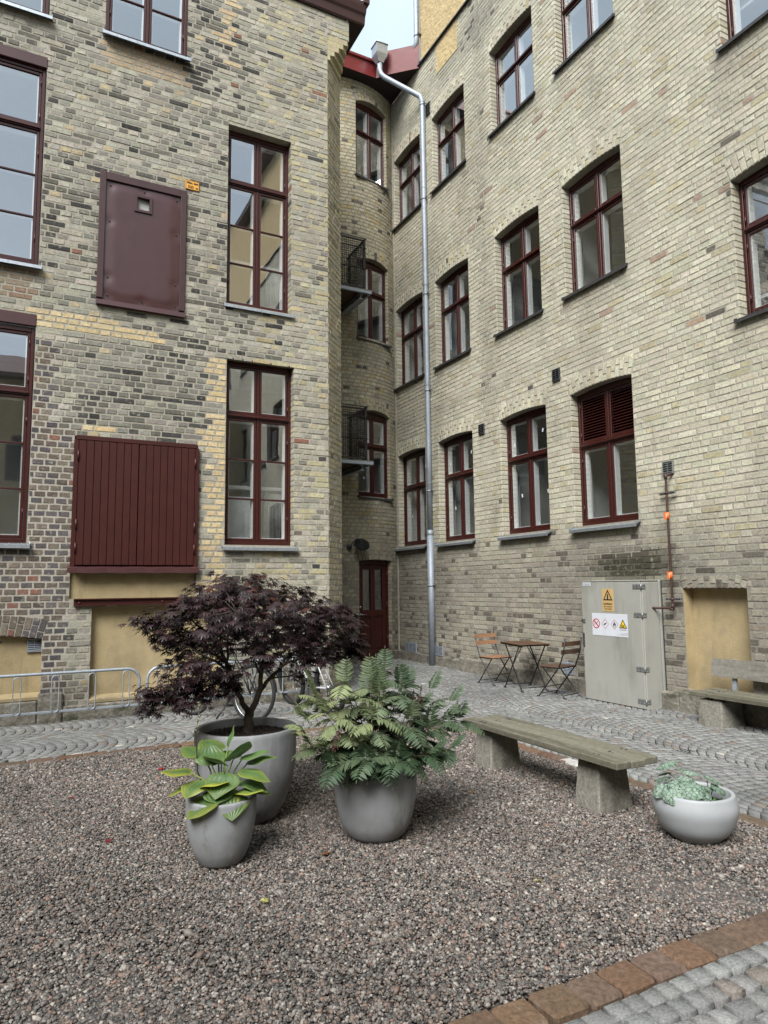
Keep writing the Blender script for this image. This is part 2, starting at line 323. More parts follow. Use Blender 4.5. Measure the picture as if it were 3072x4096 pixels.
# ---------------------------------------------------------------- brick walls: every brick is real geometry set in a mortar bed
def op_top(o, u):
    hw = (o['u1']-o['u0'])/2; t = (u-(o['u0']+o['u1'])/2)/hw
    return o['z1']+o.get('rise', 0)*max(0, 1-t*t)
def wall(mb, U0, U1, Z0, Z1, ops, fm, colfn, mortfn, h=.0755, W=.262, split=.35, joint=.013, du=.45, dz=.5, topz=None, seed=1, prot=.0042, splitfn=None):
    rr = random.Random(seed)
    us = {U0, U1}
    for o in ops:
        us |= {o['u0'], o['u1']}
        if o.get('rise', 0) > 0:
            for k in range(1, 8): us.add(o['u0']+(o['u1']-o['u0'])*k/8)
    us = sorted(u for u in us if U0 <= u <= U1); full = []
    for a, b in zip(us, us[1:]):
        n = max(1, int(math.ceil((b-a)/du)))
        full += [a+(b-a)*k/n for k in range(n)]
    full.append(us[-1])
    tz = topz or (lambda u: Z1)
    def strip(ua, ub, f0, f1):
        # f0,f1: bottom/top height functions
        a0, b0, a1, b1 = f0(ua), f0(ub), f1(ua), f1(ub)
        n = max(1, int(math.ceil(max(a1-a0, b1-b0)/dz)))
        for k in range(n):
            q0, q1 = k/n, (k+1)/n
            za0, za1 = a0+(a1-a0)*q0, a0+(a1-a0)*q1; zb0, zb1 = b0+(b1-b0)*q0, b0+(b1-b0)*q1
            if max(za1-za0, zb1-zb0) < 1e-6: continue
            mb.quad(fm(ua, za0, 0), fm(ub, zb0, 0), fm(ub, zb1, 0), fm(ua, za1, 0), 'mortar', mortfn((ua+ub)/2, (za0+zb1)/2))
    for ua, ub in zip(full, full[1:]):
        um = (ua+ub)/2; cov = sorted([o for o in ops if o['u0'] < um < o['u1']], key=lambda o: o['z0'])
        cur = lambda u: Z0
        for o in cov:
            strip(ua, ub, cur, lambda u, o=o: o['z0']); dd = o.get('depth', .14)
            if dd > 0:
                pm = o.get('rev', 'mortar'); mc = mortfn(um, o['z0']) if pm == 'mortar' else None
                mb.quad(fm(ua, o['z0'], 0), fm(ub, o['z0'], 0), fm(ub, o['z0'], dd), fm(ua, o['z0'], dd), pm, mc)
                mb.quad(fm(ua, op_top(o, ua), 0), fm(ub, op_top(o, ub), 0), fm(ub, op_top(o, ub), dd), fm(ua, op_top(o, ua), dd), pm, mc)
            cur = (lambda u, o=o: op_top(o, u))
        strip(ua, ub, cur, tz)
    for o in ops:
        dd = o.get('depth', .14)
        if dd > 0:
            for uu in (o['u0'], o['u1']):
                pm = o.get('rev', 'mortar')
                mb.quad(fm(uu, o['z0'], 0), fm(uu, o['z0'], dd), fm(uu, o['z1'], dd), fm(uu, o['z1'], 0), pm, mortfn(uu, o['z0']) if pm == 'mortar' else None)
    def brick(u0, u1, z0, z1, p, c, tilt=0.0, uc=None):
        if u1-u0 < .035: return
        ch = .0045; j = lambda a=.0022: rr.uniform(-a, a)
        if tilt:
            cu, cz = (u0+u1)/2, z0
            def tf(u, z): du_, dz_ = u-cu, z-cz; return cu+du_*math.cos(tilt)+dz_*math.sin(tilt), cz-du_*math.sin(tilt)+dz_*math.cos(tilt)
        else: tf = lambda u, z: (u, z)
        base = [(u0+j(), z0+j()), (u1+j(), z0+j()), (u1+j(), z1+j()), (u0+j(), z1+j())]
        fr = [(u0+ch+j(), z0+ch+j()), (u1-ch+j(), z0+ch+j()), (u1-ch+j(), z1-ch+j()), (u0+ch+j(), z1-ch+j())]
        vs = []
        for (u, z) in base: a, b = tf(u, z); vs.append(fm(a, b, .004))
        for (u, z) in fr: a, b = tf(u, z); vs.append(fm(a, b, -p+rr.uniform(-.0015, .0015)))
        mb.add(vs, [(4, 5, 6, 7), (0, 1, 5, 4), (1, 2, 6, 5), (2, 3, 7, 6), (3, 0, 4, 7)], 'brick', c)
    nrow = int((Z1-Z0)/h)+2
    for rI in range(nrow):
        za = Z0+rI*h+joint/2; zb = za+h-joint; zm = (za+zb)/2
        if zm > Z1-.01: break
        ex = []
        for o in ops:
            ring = o.get('ring', 0); hw = (o['u1']-o['u0'])/2; uc = (o['u0']+o['u1'])/2; rise = o.get('rise', 0)
            if zm < o['z0']: continue
            if zm < o['z1']: ex.append((uc-hw, uc+hw)); continue
            k = (zm-o['z1']-ring)
            if k < 0: ex.append((uc-hw-(zm-o['z1'])*.28*(ring > 0), uc+hw+(zm-o['z1'])*.28*(ring > 0))) if ring > 0 else None
            elif rise > 0 and k < rise:
                t = math.sqrt(1-k/rise); ex.append((uc-hw*t*(1.1 if ring else 1), uc+hw*t*(1.1 if ring else 1)))
            elif ring == 0 and rise == 0: pass
        ex = sorted(e for e in ex if e); iv = []; cur = U0
        for a, b in ex:
            if a > cur: iv.append((cur, a))
            cur = max(cur, b)
        if cur < U1: iv.append((cur, U1))
        ph = ((rI % 2)*.5+.13*((rI*7) % 3))*W
        for a, b in iv:
            if b-a < .04: continue
            k = math.floor((a-ph)/W)
            u = ph+k*W
            wob = lambda uu: .006*(fbm(uu*.9, zm*.6, 9)-.5)*2
            while u < b:
                sp = (splitfn(u, zm) if splitfn else split); parts = [(u, u+W)]
                if hsh(k, rI, seed) < sp: parts = [(u, u+W/2), (u+W/2, u+W)]
                for p0, p1 in parts:
                    q0, q1 = max(p0+joint/2, a+.002), min(p1-joint/2, b-.002)
                    if p0 < a: q0 = a+.002
                    if p1 > b: q1 = b-.002
                    if q1-q0 > .03 and (topz is None or zb < tz((q0+q1)/2)+.01):
                        um = (q0+q1)/2; w = wob(um)
                        c, pr = colfn(um, zm, rr)
                        if c is not None: brick(q0, q1, za+w, zb+w, prot*pr, c)
                u += W; k += 1
    for o in ops:      # arches and jamb bricks
        ring = o.get('ring', 0); uc = (o['u0']+o['u1'])/2; hw = (o['u1']-o['u0'])/2
        if ring > 0:
            wb = .0735; ext = ring*.0; n = int(round((2*hw+.02)/wb)); wb = (2*hw+.02)/n; fan = .27
            for i in range(n):
                t = (i+.5)/n*2-1; um = uc+t*hw; zt = op_top(o, um)+.004; tilt = t*fan
                sc = 1+ .14
                sp = ring*(.34 if i % 2 else .64)
                for a, b in ((0, sp-.008), (sp+.004, ring)):
                    c, pr = colfn(um, zt+a, rr)
                    if c is None: continue
                    # widen upper bricks with the fan
                    cu = um+math.sin(tilt)*a; cz = zt+math.cos(tilt)*a; ww = wb*(1+a*fan/hw*.95)-.012; hh = b-a
                    base = []
                    for (x, z) in ((-ww/2, 0), (ww/2, 0), (ww/2*(1+hh*fan/hw), hh), (-ww/2*(1+hh*fan/hw), hh)):
                        base.append((cu+x*math.cos(tilt)+z*math.sin(tilt), cz-x*math.sin(tilt)+z*math.cos(tilt)))
                    mx_, mz_ = sum(q[0] for q in base)/4, sum(q[1] for q in base)/4
                    vs = [fm(x, z, .004) for x, z in base]+[fm(x+(mx_-x)*.1, z+(mz_-z)*.06, -.008) for x, z in base]
                    mb.add(vs, [(4, 5, 6, 7), (0, 1, 5, 4), (1, 2, 6, 5), (2, 3, 7, 6), (3, 0, 4, 7)], 'brick', c)
        dd = o.get('depth', .14)
        if o.get('jamb', True) and dd > .08:
            dj = min(dd, .13); nz = int((o['z1']-o['z0'])/h)
            for side, uu in ((1, o['u0']), (-1, o['u1'])):
                for i in range(nz+1):
                    r0 = math.floor((o['z0']-Z0)/h)+i; za = Z0+r0*h+joint/2; zb = za+h-joint
                    za = max(za, o['z0']+.003); zb = min(zb, o['z1']-.003)
                    if zb-za < .02: continue
                    c, pr = colfn(uu-side*.05, (za+zb)/2, rr)
                    if c is None: c = vary((.3, .27, .2))
                    p = .005
                    e = [fm(uu, za, -.004), fm(uu, za, dj), fm(uu, zb, dj), fm(uu, zb, -.004)]
                    g = [fm(uu+side*p, za+.005, .002), fm(uu+side*p, za+.005, dj-.004), fm(uu+side*p, zb-.005, dj-.004), fm(uu+side*p, zb-.005, .002)]
                    mb.add(e+g, [(4, 5, 6, 7), (0, 1, 5, 4), (1, 2, 6, 5), (2, 3, 7, 6), (3, 0, 4, 7)], 'brick', c)

# ---------------------------------------------------------------- windows: local x right, y inward, z up, origin at the bottom centre of the opening
def bar(mb, x0, x1, z0, z1, y0, y1, m, ch=.004): mb.box((x0, y0, z0), (x1, y1, z1), m, ch=ch)
def make_window(w, h, rise=0., transom=.62, low_rows=1, top_rows=1, sill='dark', louver=False, two=True, parent=None, sillw=.05, label=None, tape=0, silldrop=.02, bottom_extra=0):
    fr = MB(); ft = .036
    # outer frame, posts, head filled up to the arch
    bar(fr, -w/2, -w/2+ft, 0, h, 0, .09, 'red_paint'); bar(fr, w/2-ft, w/2, 0, h, 0, .09, 'red_paint')
    bar(fr, -w/2+ft, w/2-ft, 0, .05, 0, .09, 'red_paint')
    bar(fr, -w/2+ft, w/2-ft, h-.055, h, 0, .09, 'red_paint')
    if rise > 0:
        n = 10; vs = []
        for k in range(n+1):
            t = k/n*2-1; x = t*w/2; z = h+rise*(1-t*t)+.01
            vs += [(x, .012, h-.01), (x, .012, z), (x, .09, h-.01), (x, .09, z)]
        fs = []
        for k in range(n): a = k*4; fs += [(a, a+4, a+5, a+1), (a+2, a+3, a+7, a+6), (a+1, a+5, a+7, a+3), (a, a+2, a+6, a+4)]
        fs += [(0, 1, 3, 2), (4*n, 4*n+2, 4*n+3, 4*n+1)]
        fr.add(vs, fs, 'red_paint')
    zt = h*transom
    bar(fr, -w/2+ft, w/2-ft, zt-.028, zt+.028, -.004, .09, 'red_paint')
    bar(fr, -w/2+ft, w/2-ft, zt-.012, zt+.012, -.022, -.004, 'red_paint')
    bar(fr, -.016, .016, .05, zt-.028, .006, .09, 'red_paint'); bar(fr, -.016, .016, zt+.028, h-.055, .006, .09, 'red_paint')
    win = fr.obj('window', parent); 
    if label: win['label'] = label
    gl = MB(); inn = MB(); sw = .034
    cells = [(-w/2+ft, -.016, .05, zt-.028, low_rows), (.016, w/2-ft, .05, zt-.028, low_rows),
             (-w/2+ft, -.016, zt+.028, h-.055, top_rows), (.016, w/2-ft, zt+.028, h-.055, top_rows)]
    for ci, (x0, x1, z0, z1, rows) in enumerate(cells):
        sa = MB(); g = .003
        x0 += g; x1 -= g; z0 += g; z1 -= g
        bar(sa, x0, x0+sw, z0, z1, .014, .038, 'red_paint'); bar(sa, x1-sw, x1, z0, z1, .014, .038, 'red_paint')
        bar(sa, x0+sw, x1-sw, z0, z0+sw*1.15, .014, .038, 'red_paint'); bar(sa, x0+sw, x1-sw, z1-sw, z1, .014, .038, 'red_paint')
        ix0, ix1, iz0, iz1 = x0+sw, x1-sw, z0+sw*1.15, z1-sw
        for k in range(1, rows): zz = iz0+(iz1-iz0)*k/rows; bar(sa, ix0, ix1, zz-.011, zz+.011, .012, .038, 'red_paint')
        xo = x0+.008 if ci % 2 == 0 else x1-.008                 # hinges on the outer edge
        for zz in (z0+(z1-z0)*.18, z0+(z1-z0)*.82):
            sa.tube([(xo, .008, zz-.045), (xo, .008, zz+.045)], .007, 'red_paint', 6)
        if louver and ci >= 2:
            sh = (iz1-iz0)/15
            for k in range(15): sa.hexa([(ix0, .02, iz0+k*sh), (ix1, .02, iz0+k*sh), (ix1, .05, iz0+k*sh+sh*.45), (ix0, .05, iz0+k*sh+sh*.45),
                                         (ix0, .02, iz0+k*sh+.006), (ix1, .02, iz0+k*sh+.006), (ix1, .05, iz0+k*sh+sh*.45+.006), (ix0, .05, iz0+k*sh+sh*.45+.006)], 'red_paint')
            sa.quad((ix0, .058, iz0), (ix1, .058, iz0), (ix1, .058, iz1), (ix0, .058, iz1), 'void')
            sa.obj('louvre', win); continue
        sa.obj('sash', win)
        for k in range(rows):
            a = iz0+(iz1-iz0)*k/rows; b = iz0+(iz1-iz0)*(k+1)/rows
            jx, jz = rnd.uniform(-.0022, .0022), rnd.uniform(-.0016, .0016)
            gl.quad((ix0, .030-jx-jz, a), (ix1, .030+jx-jz, a), (ix1, .030+jx+jz, b), (ix0, .030-jx+jz, b), 'glass')
        e = .013
        for (a, b, c_, d) in ((ix0-.02, ix0+e, iz0, iz1), (ix1-e, ix1+.02, iz0, iz1), (ix0, ix1, iz0-.02, iz0+e), (ix0, ix1, iz1-e, iz1+.02)):
            bar(inn, a, b, c_, d, .040, .125, 'white_paint', .003)
        for k in range(1, rows): zz = iz0+(iz1-iz0)*k/rows; bar(inn, ix0, ix1, zz-.01, zz+.01, .042, .10, 'white_paint', .002)
    gl.obj('pane', win); inn.obj('inner_frame', win)
    if sill:
        s = MB(); m = 'zinc' if sill == 'zinc' else 'iron'
        o_ = .14+sillw
        x0, x1 = -w/2-.045, w/2+.045
        s.hexa([(x0, -o_, -silldrop-.022), (x1, -o_, -silldrop-.022), (x1, .01, -.004), (x0, .01, -.004),
                (x0, -o_, -silldrop-.012), (x1, -o_, -silldrop-.012), (x1, .01, .006), (x0, .01, .006)], m)
        s.box((x0, -o_-.004, -silldrop-.048), (x1, -o_+.004, -silldrop-.01), m)
        for x in (x0, x1-.006): s.hexa([(x, -o_, -silldrop-.03), (x+.006, -o_, -silldrop-.03), (x+.006, -.09, -.03), (x, -.09, -.03), (x, -o_, -silldrop+.004), (x+.006, -o_, -silldrop+.004), (x+.006, -.09, .02), (x, -.09, .02)], m)
        s.obj('sill', win)
    if tape:
        t = MB(); rr = random.Random(tape)
        for ci, (x0, x1, z0, z1, rows) in enumerate(cells):
            x = x0+(x1-x0)*rr.uniform(.25, .75); z = z0+(z1-z0)*rr.uniform(.2, .6)
            a = rr.uniform(-.3, .3); q = [(x+dx*math.cos(a)-dz*math.sin(a), .026, z+dx*math.sin(a)+dz*math.cos(a)) for dx, dz in ((-.016, -.028), (.016, -.028), (.016, .028), (-.016, .028))]
            t = MB(); t.quad(*q, 'sign_white'); t.obj('paper_label', win)
        pass
    return win

# ================================================================ RIGHT BUILDING (plane x = 6.75, local u = -y)
XR, YC = 6.75, 12.48
rb = thing('brick_building', 'long pale yellow brick building with red four pane windows on the right', 'building', (XR, 0, 0), R(-90))
def rcol(u, z, rr):
    y = -u
    base = lerp((.45, .425, .325), (.54, .515, .405), rr.random())
    if rr.random() < .07: base = lerp((.42, .38, .25), (.47, .42, .28), rr.random())
    if rr.random() < .006: base = (.34, .24, .18)
    g = fbm(u*.8+3, z*.55, 3); gray = max(0, min(1, (g-.52)*3))*.45
    gray += max(0, min(1, (2.45-z)/.8))*.85                       # soiled lower storey
    gray += max(0, 1-abs(y-9.25)/.35)*max(0, min(1, (z-3)/2))*.55   # old flue stain between the windows
    gray += max(0, 1-abs(z-4.75)/.22)*max(0, min(1, (y-6.6)))*.35
    gray += max(0, 1-abs(z-11.4)/.5)*max(0, min(1, (11.4-y)))*max(0, min(1, y-8.0))*.8
    for (a_, b_, zs) in SILLS:      # soot and run-off below the sills, heaviest at their ends
        if zs-.75 < z < zs and a_-.12 < y < b_+.12:
            e_ = 1-(zs-z)/.75; gray += .30*e_*fbm(y*5, z*.7, 17)*1.4+.35*e_*max(0, 1-min(abs(y-a_), abs(y-b_))/.14)
    gray = min(.92, gray*(.68+.4*rr.random()))
    c = lerp(base, lerp((.24, .22, .18), (.19, .175, .15), rr.random()), gray)
    pd = .002+max(0, (1.35-z))*.14+max(0, gray-.25)*.12
    if rr.random() < pd: c = lerp((.09, .08, .068), (.15, .135, .11), rr.random())
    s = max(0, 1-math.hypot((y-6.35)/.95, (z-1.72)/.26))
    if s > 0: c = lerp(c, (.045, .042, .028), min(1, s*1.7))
    return vary(c, .1, rr), rr.uniform(.4, 1.5)
def rmort(u, z):
    c = (.38, .36, .30); t = max(0, min(1, (2.5-z)/.9)); c = lerp(c, (.23, .215, .185), t*.85)
    y = -u
    for (a_, b_, zs) in SILLS:
        if zs-.6 < z < zs and a_-.1 < y < b_+.1: c = lerp(c, (.24, .225, .19), .45*(1-(zs-z)/.6))
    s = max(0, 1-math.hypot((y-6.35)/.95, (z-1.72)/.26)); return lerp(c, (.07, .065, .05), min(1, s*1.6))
cols = {'D': (6.145, 7.265), 'C': (7.785, 8.905), 'B': (9.69, 10.81), 'A': (11.28, 12.385), 'E': (3.50, 4.62), 'F': (1.6, 2.72), 'G': (-.6, .52), 'H': (-3.0, -1.88), 'I': (-5.4, -4.28), 'J': (-7.8, -6.68)}
rows = [(2.28, 4.14), (5.60, 7.265), (9.11, 10.61)]
erows = [(4.33, 5.90), (7.49, 9.06)]
rops = []; rwin = []; SILLS = [(y0, y1, z0) for k, (y0, y1) in cols.items() for z0, z1 in (erows if k == 'E' else rows)]
for k in 'DCBA':
    y0, y1 = cols[k]
    for ri, (z0, z1) in enumerate(rows):
        o = dict(u0=-y1, u1=-y0, z0=z0, z1=z1, rise=.042, ring=.25, depth=.15); rops.append(o); rwin.append((k, ri, o))
for k in 'EFGHIJ':
    y0, y1 = cols[k]
    for ri, (z0, z1) in enumerate(erows if k == 'E' else rows):
        o = dict(u0=-y1, u1=-y0, z0=z0, z1=z1, rise=.042, ring=.25, depth=.15); rops.append(o); rwin.append((k, ri+10, o))
rblind = dict(u0=-5.55, u1=-4.75, z0=.27, z1=1.43, rise=0, ring=.13, depth=.16, rev='plaster', jamb=False)
rops.append(rblind)
mb = MB()
def fr_(u, z, d): return (u, d, z)
def rsplit(u, z): return .5 if z > 1.2 else .7
wall(mb, -YC, 9.0, 0, 12.06, rops, fr_, rcol, rmort, seed=11, splitfn=rsplit)
wr = mb.obj('wall', rb)
# window groups: one master of each kind, then copies
master = {}
for k, ri, o in rwin:
    h = o['z1']-o['z0']; uc = (o['u0']+o['u1'])/2; fl = ri % 10
    if k == 'E' or ri >= 10: key = ('e' if k == 'E' else 'f%d' % fl)
    elif k == 'D' and ri == 0: key = 'louver'
    else: key = 'r%d' % ri
    if key not in master:
        master[key] = make_window(1.10, h, .042, transom=.63 if key != 'louver' else .60, sill='zinc' if (ri == 0) else 'dark', louver=(key == 'louver'), parent=rb, tape=(5 if key == 'r0' else 0), silldrop=.05 if ri == 0 else .02,
                                  sillw=.07 if ri == 0 else .035, label='window with a slatted vent in its upper half' if key == 'louver' else None)
        w_ = master[key]
    else: w_ = dup(master[key])
    w_.location = (uc, .12, o['z0']+.01)
# plaster panel in the blind opening, foundation, upper plastered storey
p = MB(); p.quad((-5.55, .155, .27), (-4.75, .155, .27), (-4.75, .155, 1.43), (-5.55, .155, 1.43), 'plaster'); p.obj('plaster_panel', rb)
p = MB()
p.box((-12.44, -.035, -.1), (-10.15, .05, .2), 'foundation', ch=.012)
for a, b, hh, q in ((-10.14, -9.0, .26, .10), (-8.995, -7.6, .235, .095), (-7.595, -5.62, .235, .09), (-5.615, -4.4, .27, .10), (-4.395, -3.1, .26, .105), (-3.095, -1.2, .25, .1), (-1.195, 9.0, .25, .1)):
    p.box((a, -q, -.1), (b, .05, hh), 'foundation', ch=.018)
p.obj('foundation', rb)
p = MB(); p.box((-11.15, -.012, 12.075), (9.0, .3, 15.2), 'plaster_rough'); p.box((-10.60, -.010, 11.42), (-9.86, .1, 12.05), 'plaster_rough')
p.obj('upper_storey', rb)
p = MB(); p.hexa([(-11.28, -.06, 12.035), (9.0, -.06, 12.035), (9.0, .0, 12.06), (-11.28, .0, 12.06), (-11.28, -.06, 12.06), (9.0, -.06, 12.06), (9.0, .0, 12.09), (-11.28, .0, 12.09)], 'iron')
p.obj('ledge', rb)
p = MB(); p.box((-11.20, -.05, 12.1), (-11.152, .3, 15.0), 'zinc'); p.obj('corner_flashing', rb)
p = MB(); p.hexa([(-11.3, -.35, 15.2), (9.2, -.35, 15.2), (9.2, 4.5, 15.2), (-11.3, 4.5, 15.2), (-11.3, -.4, 15.32), (9.2, -.4, 15.32), (9.2, 4.5, 18), (-11.3, 4.5, 18)], 'dark_sheet'); p.obj('roof', rb)
# interior: floors, partitions, back wall set close to the glass to brighten the panes
p = MB()
for zf in (.0, 1.45, 4.78, 8.25, 11.65): p.box((-12.4, .36, zf-.12), (9.0, 1.75, zf), 'room_floor'); p.box((-12.4, .36, zf-.17), (9.0, 1.75, zf-.13), 'room_wall')
p.box((-12.4, 1.75, 0), (9.0, 1.85, 12), 'room_wall')
for y in (12.44, 11.0, 9.25, 7.5, 5.3, 3.0, -1.2, -3.6, -6.1, -8.9): p.box((-y-.05, .36, 0), (-y+.05, 1.75, 12), 'room_wall')
for o in rops:
    if o is rblind: continue
    for uu in (o['u0']-.01, o['u1']+.01): p.quad((uu, .15, o['z0']-.03), (uu+(.06 if uu > (o['u0']+o['u1'])/2 else -.06), .36, o['z0']-.03), (uu+(.06 if uu > (o['u0']+o['u1'])/2 else -.06), .36, o['z1']+.12), (uu, .15, o['z1']+.12), 'white_paint')
    p.quad((o['u0'], .15, o['z0']), (o['u1'], .15, o['z0']), (o['u1'], .40, o['z0']), (o['u0'], .40, o['z0']), 'white_paint')
    p.quad((o['u0'], .15, o['z1']+.09), (o['u1'], .15, o['z1']+.09), (o['u1'], .40, o['z1']+.09), (o['u0'], .40, o['z1']+.09), 'room_wall')
# inner face of the wall with holes left at the windows
us = sorted({-12.4, 9.0} | {o['u0'] for o in rops if o is not rblind} | {o['u1'] for o in rops if o is not rblind})
for a, b in zip(us, us[1:]):
    cov = sorted([(o['z0'], o['z1']+.09) for o in rops if o is not rblind and o['u0'] < (a+b)/2 < o['u1']]); z = 0
    for z0, z1 in cov+[(12, 12)]:
        if z0 > z: p.quad((a, .36, z), (b, .36, z), (b, .36, z0), (a, .36, z0), 'room_wall')
        z = z1
p.box((-12.4, 0.02, 12.0), (9.0, 4.3, 12.05), 'room_wall')
p.obj('interior', rb)

# ================================================================ LEFT BUILDING (plane y = 8.9)
YL = 8.9
lb = thing('brick_building', 'weathered dark and pale brick building with metal hatch and plank shutter at left', 'building', (0, YL, 0))
def lcol(u, z, rr):
    pale = lerp((.30, .285, .235), (.40, .38, .315), rr.random()); grey = lerp((.18, .172, .15), (.27, .256, .22), rr.random()); dark = lerp((.10, .095, .082), (.15, .142, .12), rr.random()) if rr.random() < .5 else lerp((.035, .035, .035), (.075, .072, .068), rr.random())
    right = max(0, min(1, (u-2.3)/1.3)); n = fbm(u*1.1, z*.8, 21)
    tan = lerp((.50, .39, .22), (.57, .46, .28), rr.random()); orange = lerp((.37, .27, .18), (.42, .33, .23), rr.random())
    if u < .44 and z < 4.45:                                   # headers of brown and violet brick
        t = rr.random()
        if z < 3.4 or u < .2:
            c = lerp((.105, .086, .072), (.185, .155, .125), rr.random()) if t < .55 else (lerp((.075, .068, .073), (.12, .108, .112), rr.random()) if t < .96 else (.20, .105, .08))
            return vary(c, .12, rr), rr.uniform(.5, 1.4)
    if u < -.05 and z > 4.9 and z < 5.3:
        return vary(lerp((.25, .21, .15), (.21, .13, .095), rr.random()**2), .12, rr), 1
    if 4.56+.02 < z < 4.86-(.0 if u < .9 else .08) and -.02 < u < 1.42+(.1*rr.random()) and not (z < 4.62 and u < .5): return vary(tan, .08, rr), 1
    if .62 < u < 1.72 and 8.2 < z < 8.55: return vary(orange, .12, rr), 1
    if 2.12 < u < 2.30 and z > 8.9 and rr.random() < .8: return vary(lerp(tan, orange, .4), .1, rr), 1
    if 2.02 < u < 2.26 and (3.95 < z < 4.5 or (z < 3.75 and z > 1.2)) and (u > 2.13 or rr.random() < .5): return vary(tan, .1, rr), 1
    if 1.86 < u < 2.25 and (3.35 < z < 3.65) and rr.random() < .8: return vary(tan, .1, rr), 1
    if .5 < u < .85 and 3.36 < z < 3.5: return vary(tan, .1, rr), 1
    pdark = .15+.34*max(0, (n-.55)*3)-right*.12
    pgrey = .45-right*.35
    if .4 < u < 2.1 and 3.3 < z < 4.55: pdark = .16+.28*(vnoise(u*.7, z*1.6, 5) > .5); pgrey = .95
    if 1.7 < u < 2.4 and z > 8.2: pdark += .3
    if u > 1.9 and z < 2.0: pdark -= .05
    if 4.9 < z < 5.2 and u > .7: pdark += .15
    if u > 3.1: pdark = .02; pgrey = .22
    if u > 2.0 and z > 8.0 and u < 3: pgrey = .25
    t = rr.random()
    if t < pdark: c = dark
    elif t < pdark+pgrey*(1-pdark): c = grey
    else: c = pale
    if right > .3 and rr.random() < .25: c = lerp(c, (.45, .40, .23), .7)
    if rr.random() < .005: c = (.22, .11, .075)
    if rr.random() < .02: c = (.42, .35, .22)
    gr = max(0, min(1, (1.4-z)/1.2))*.4; c = lerp(c, (.14, .125, .10), gr)
    return vary(c, .12, rr), rr.uniform(.3, 1.8)
def lmort(u, z):
    c = lerp((.35, .33, .27), (.37, .345, .275), max(0, min(1, (u-2)/1.5)))
    if u < .44 and z < 4.0: c = (.40, .375, .32)
    return c
def lsplit(u, z): return 1. if (u < .44 and z < 4.4) else .55
lops = [dict(u0=2.265, u1=3.215, z0=2.05, z1=4.56, depth=.16), dict(u0=2.25, u1=3.165, z0=5.31, z1=7.89, depth=.16),
        dict(u0=.635, u1=1.665, z0=8.60, z1=10.0, depth=.05, jamb=False),
        dict(u0=.645, u1=1.68, z0=5.0, z1=6.73, depth=.05, jamb=False),
        dict(u0=.45, u1=1.91, z0=1.385, z1=3.33, depth=.05, jamb=False),
        dict(u0=.70, u1=2.22, z0=.20, z1=1.30, depth=.10, rev='plaster', jamb=False),
        dict(u0=-1.25, u1=.185, z0=.28, z1=.94, rise=.06, ring=.22, depth=.10, rev='plaster', jamb=False),
        dict(u0=-1.62, u1=-.015, z0=2.02, z1=4.74, depth=.12, jamb=False),
        dict(u0=-1.62, u1=-.015, z0=5.34, z1=8.04, depth=.12, jamb=False),
        dict(u0=-1.62, u1=-.015, z0=8.56, z1=10.0, depth=.12, jamb=False)]
mb = MB()
wall(mb, -6.0, 3.73, 0, 10.15, lops, fr_, lcol, lmort, seed=23, splitfn=lsplit, h=.0755, joint=.0165)
# the cut corner and the brick above it
CH = .36; s2 = math.sqrt(.5)
def fch(u, z, d): return (3.73+u*s2-d*s2, u*s2+d*s2, z)
def cccol(u, z, rr): c, p_ = lcol(3.45, z, rr); return lerp(c, (.38, .34, .23), .4), p_
wall(mb, 0, CH/s2, 0, 9.40, [], fch, cccol, lmort, seed=31, h=.0755)
wall(mb, 3.73, 3.73+CH, 9.815, 10.15, [], fr_, lcol, lmort, seed=35, h=.0755)
nst = 5
for i in range(nst):       # corbel steps
    k = CH*(1-(i+.6)/nst); z0 = 9.40+i*.0755*1.1; z1 = z0+.072*1.1
    c = vary((.40, .36, .23), .1)
    mb.prism([(3.72, .004), (3.73+CH-k, -.002), (3.73+CH, k), (3.73+CH, CH+.1), (3.72, CH+.1)], z0, z1, 'brick', c)
mb.quad((3.73+CH, 0, 9.815), (3.73+CH, CH, 9.815), (3.73+CH, CH, 10.15), (3.73+CH, 0, 10.15), 'brick', (.35, .31, .2))
mb.quad((3.73+CH, CH, 0), (3.73+CH, 5.2, 0), (3.73+CH, 5.2, 10.15), (3.73+CH, CH, 10.15), 'mortar', (.33, .30, .22))
mb.obj('wall', lb)
# plaster panels
p = MB()
p.quad((.45, .045, 1.385), (1.91, .045, 1.385), (1.91, .045, 1.76), (.45, .045, 1.76), 'plaster')
p.quad((.70, .095, .20), (2.22, .095, .20), (2.22, .095, 1.30), (.70, .095, 1.30), 'plaster')
p.quad((-1.25, .095, .28), (.185, .095, .28), (.185, .095, 1.02), (-1.25, .095, 1.02), 'plaster')
for a, b in ((.70, 2.22), (-1.25, .185)):       # sloping washes at the foot of the panels
    z = .20 if a > 0 else .28
    p.hexa([(a, -.01, z-.02), (b, -.01, z-.02), (b, .09, z-.02), (a, .09, z-.02), (a, -.012, z+.012), (b, -.012, z+.012), (b, .094, z+.055), (a, .094, z+.055)], 'plaster')
p.obj('plaster_panel', lb)
p = MB()
for a, b, hh, q in ((-6, .16, .25, .03), (.165, .42, .33, .05), (.425, 2.4, .17, .035), (2.405, 3.70, .15, .03)): p.box((a, -q, -.1), (b, .05, hh), 'foundation', ch=.015)
p.hexa([(3.70, -.03, -.1), (3.73+CH+.02, CH-.03, -.1), (3.73+CH+.02, CH+.1, -.1), (3.72, .05, -.1), (3.70, -.03, .15), (3.73+CH+.02, CH-.03, .15), (3.73+CH+.02, CH+.1, .15), (3.72, .05, .15)], 'foundation')
p.obj('foundation', lb)
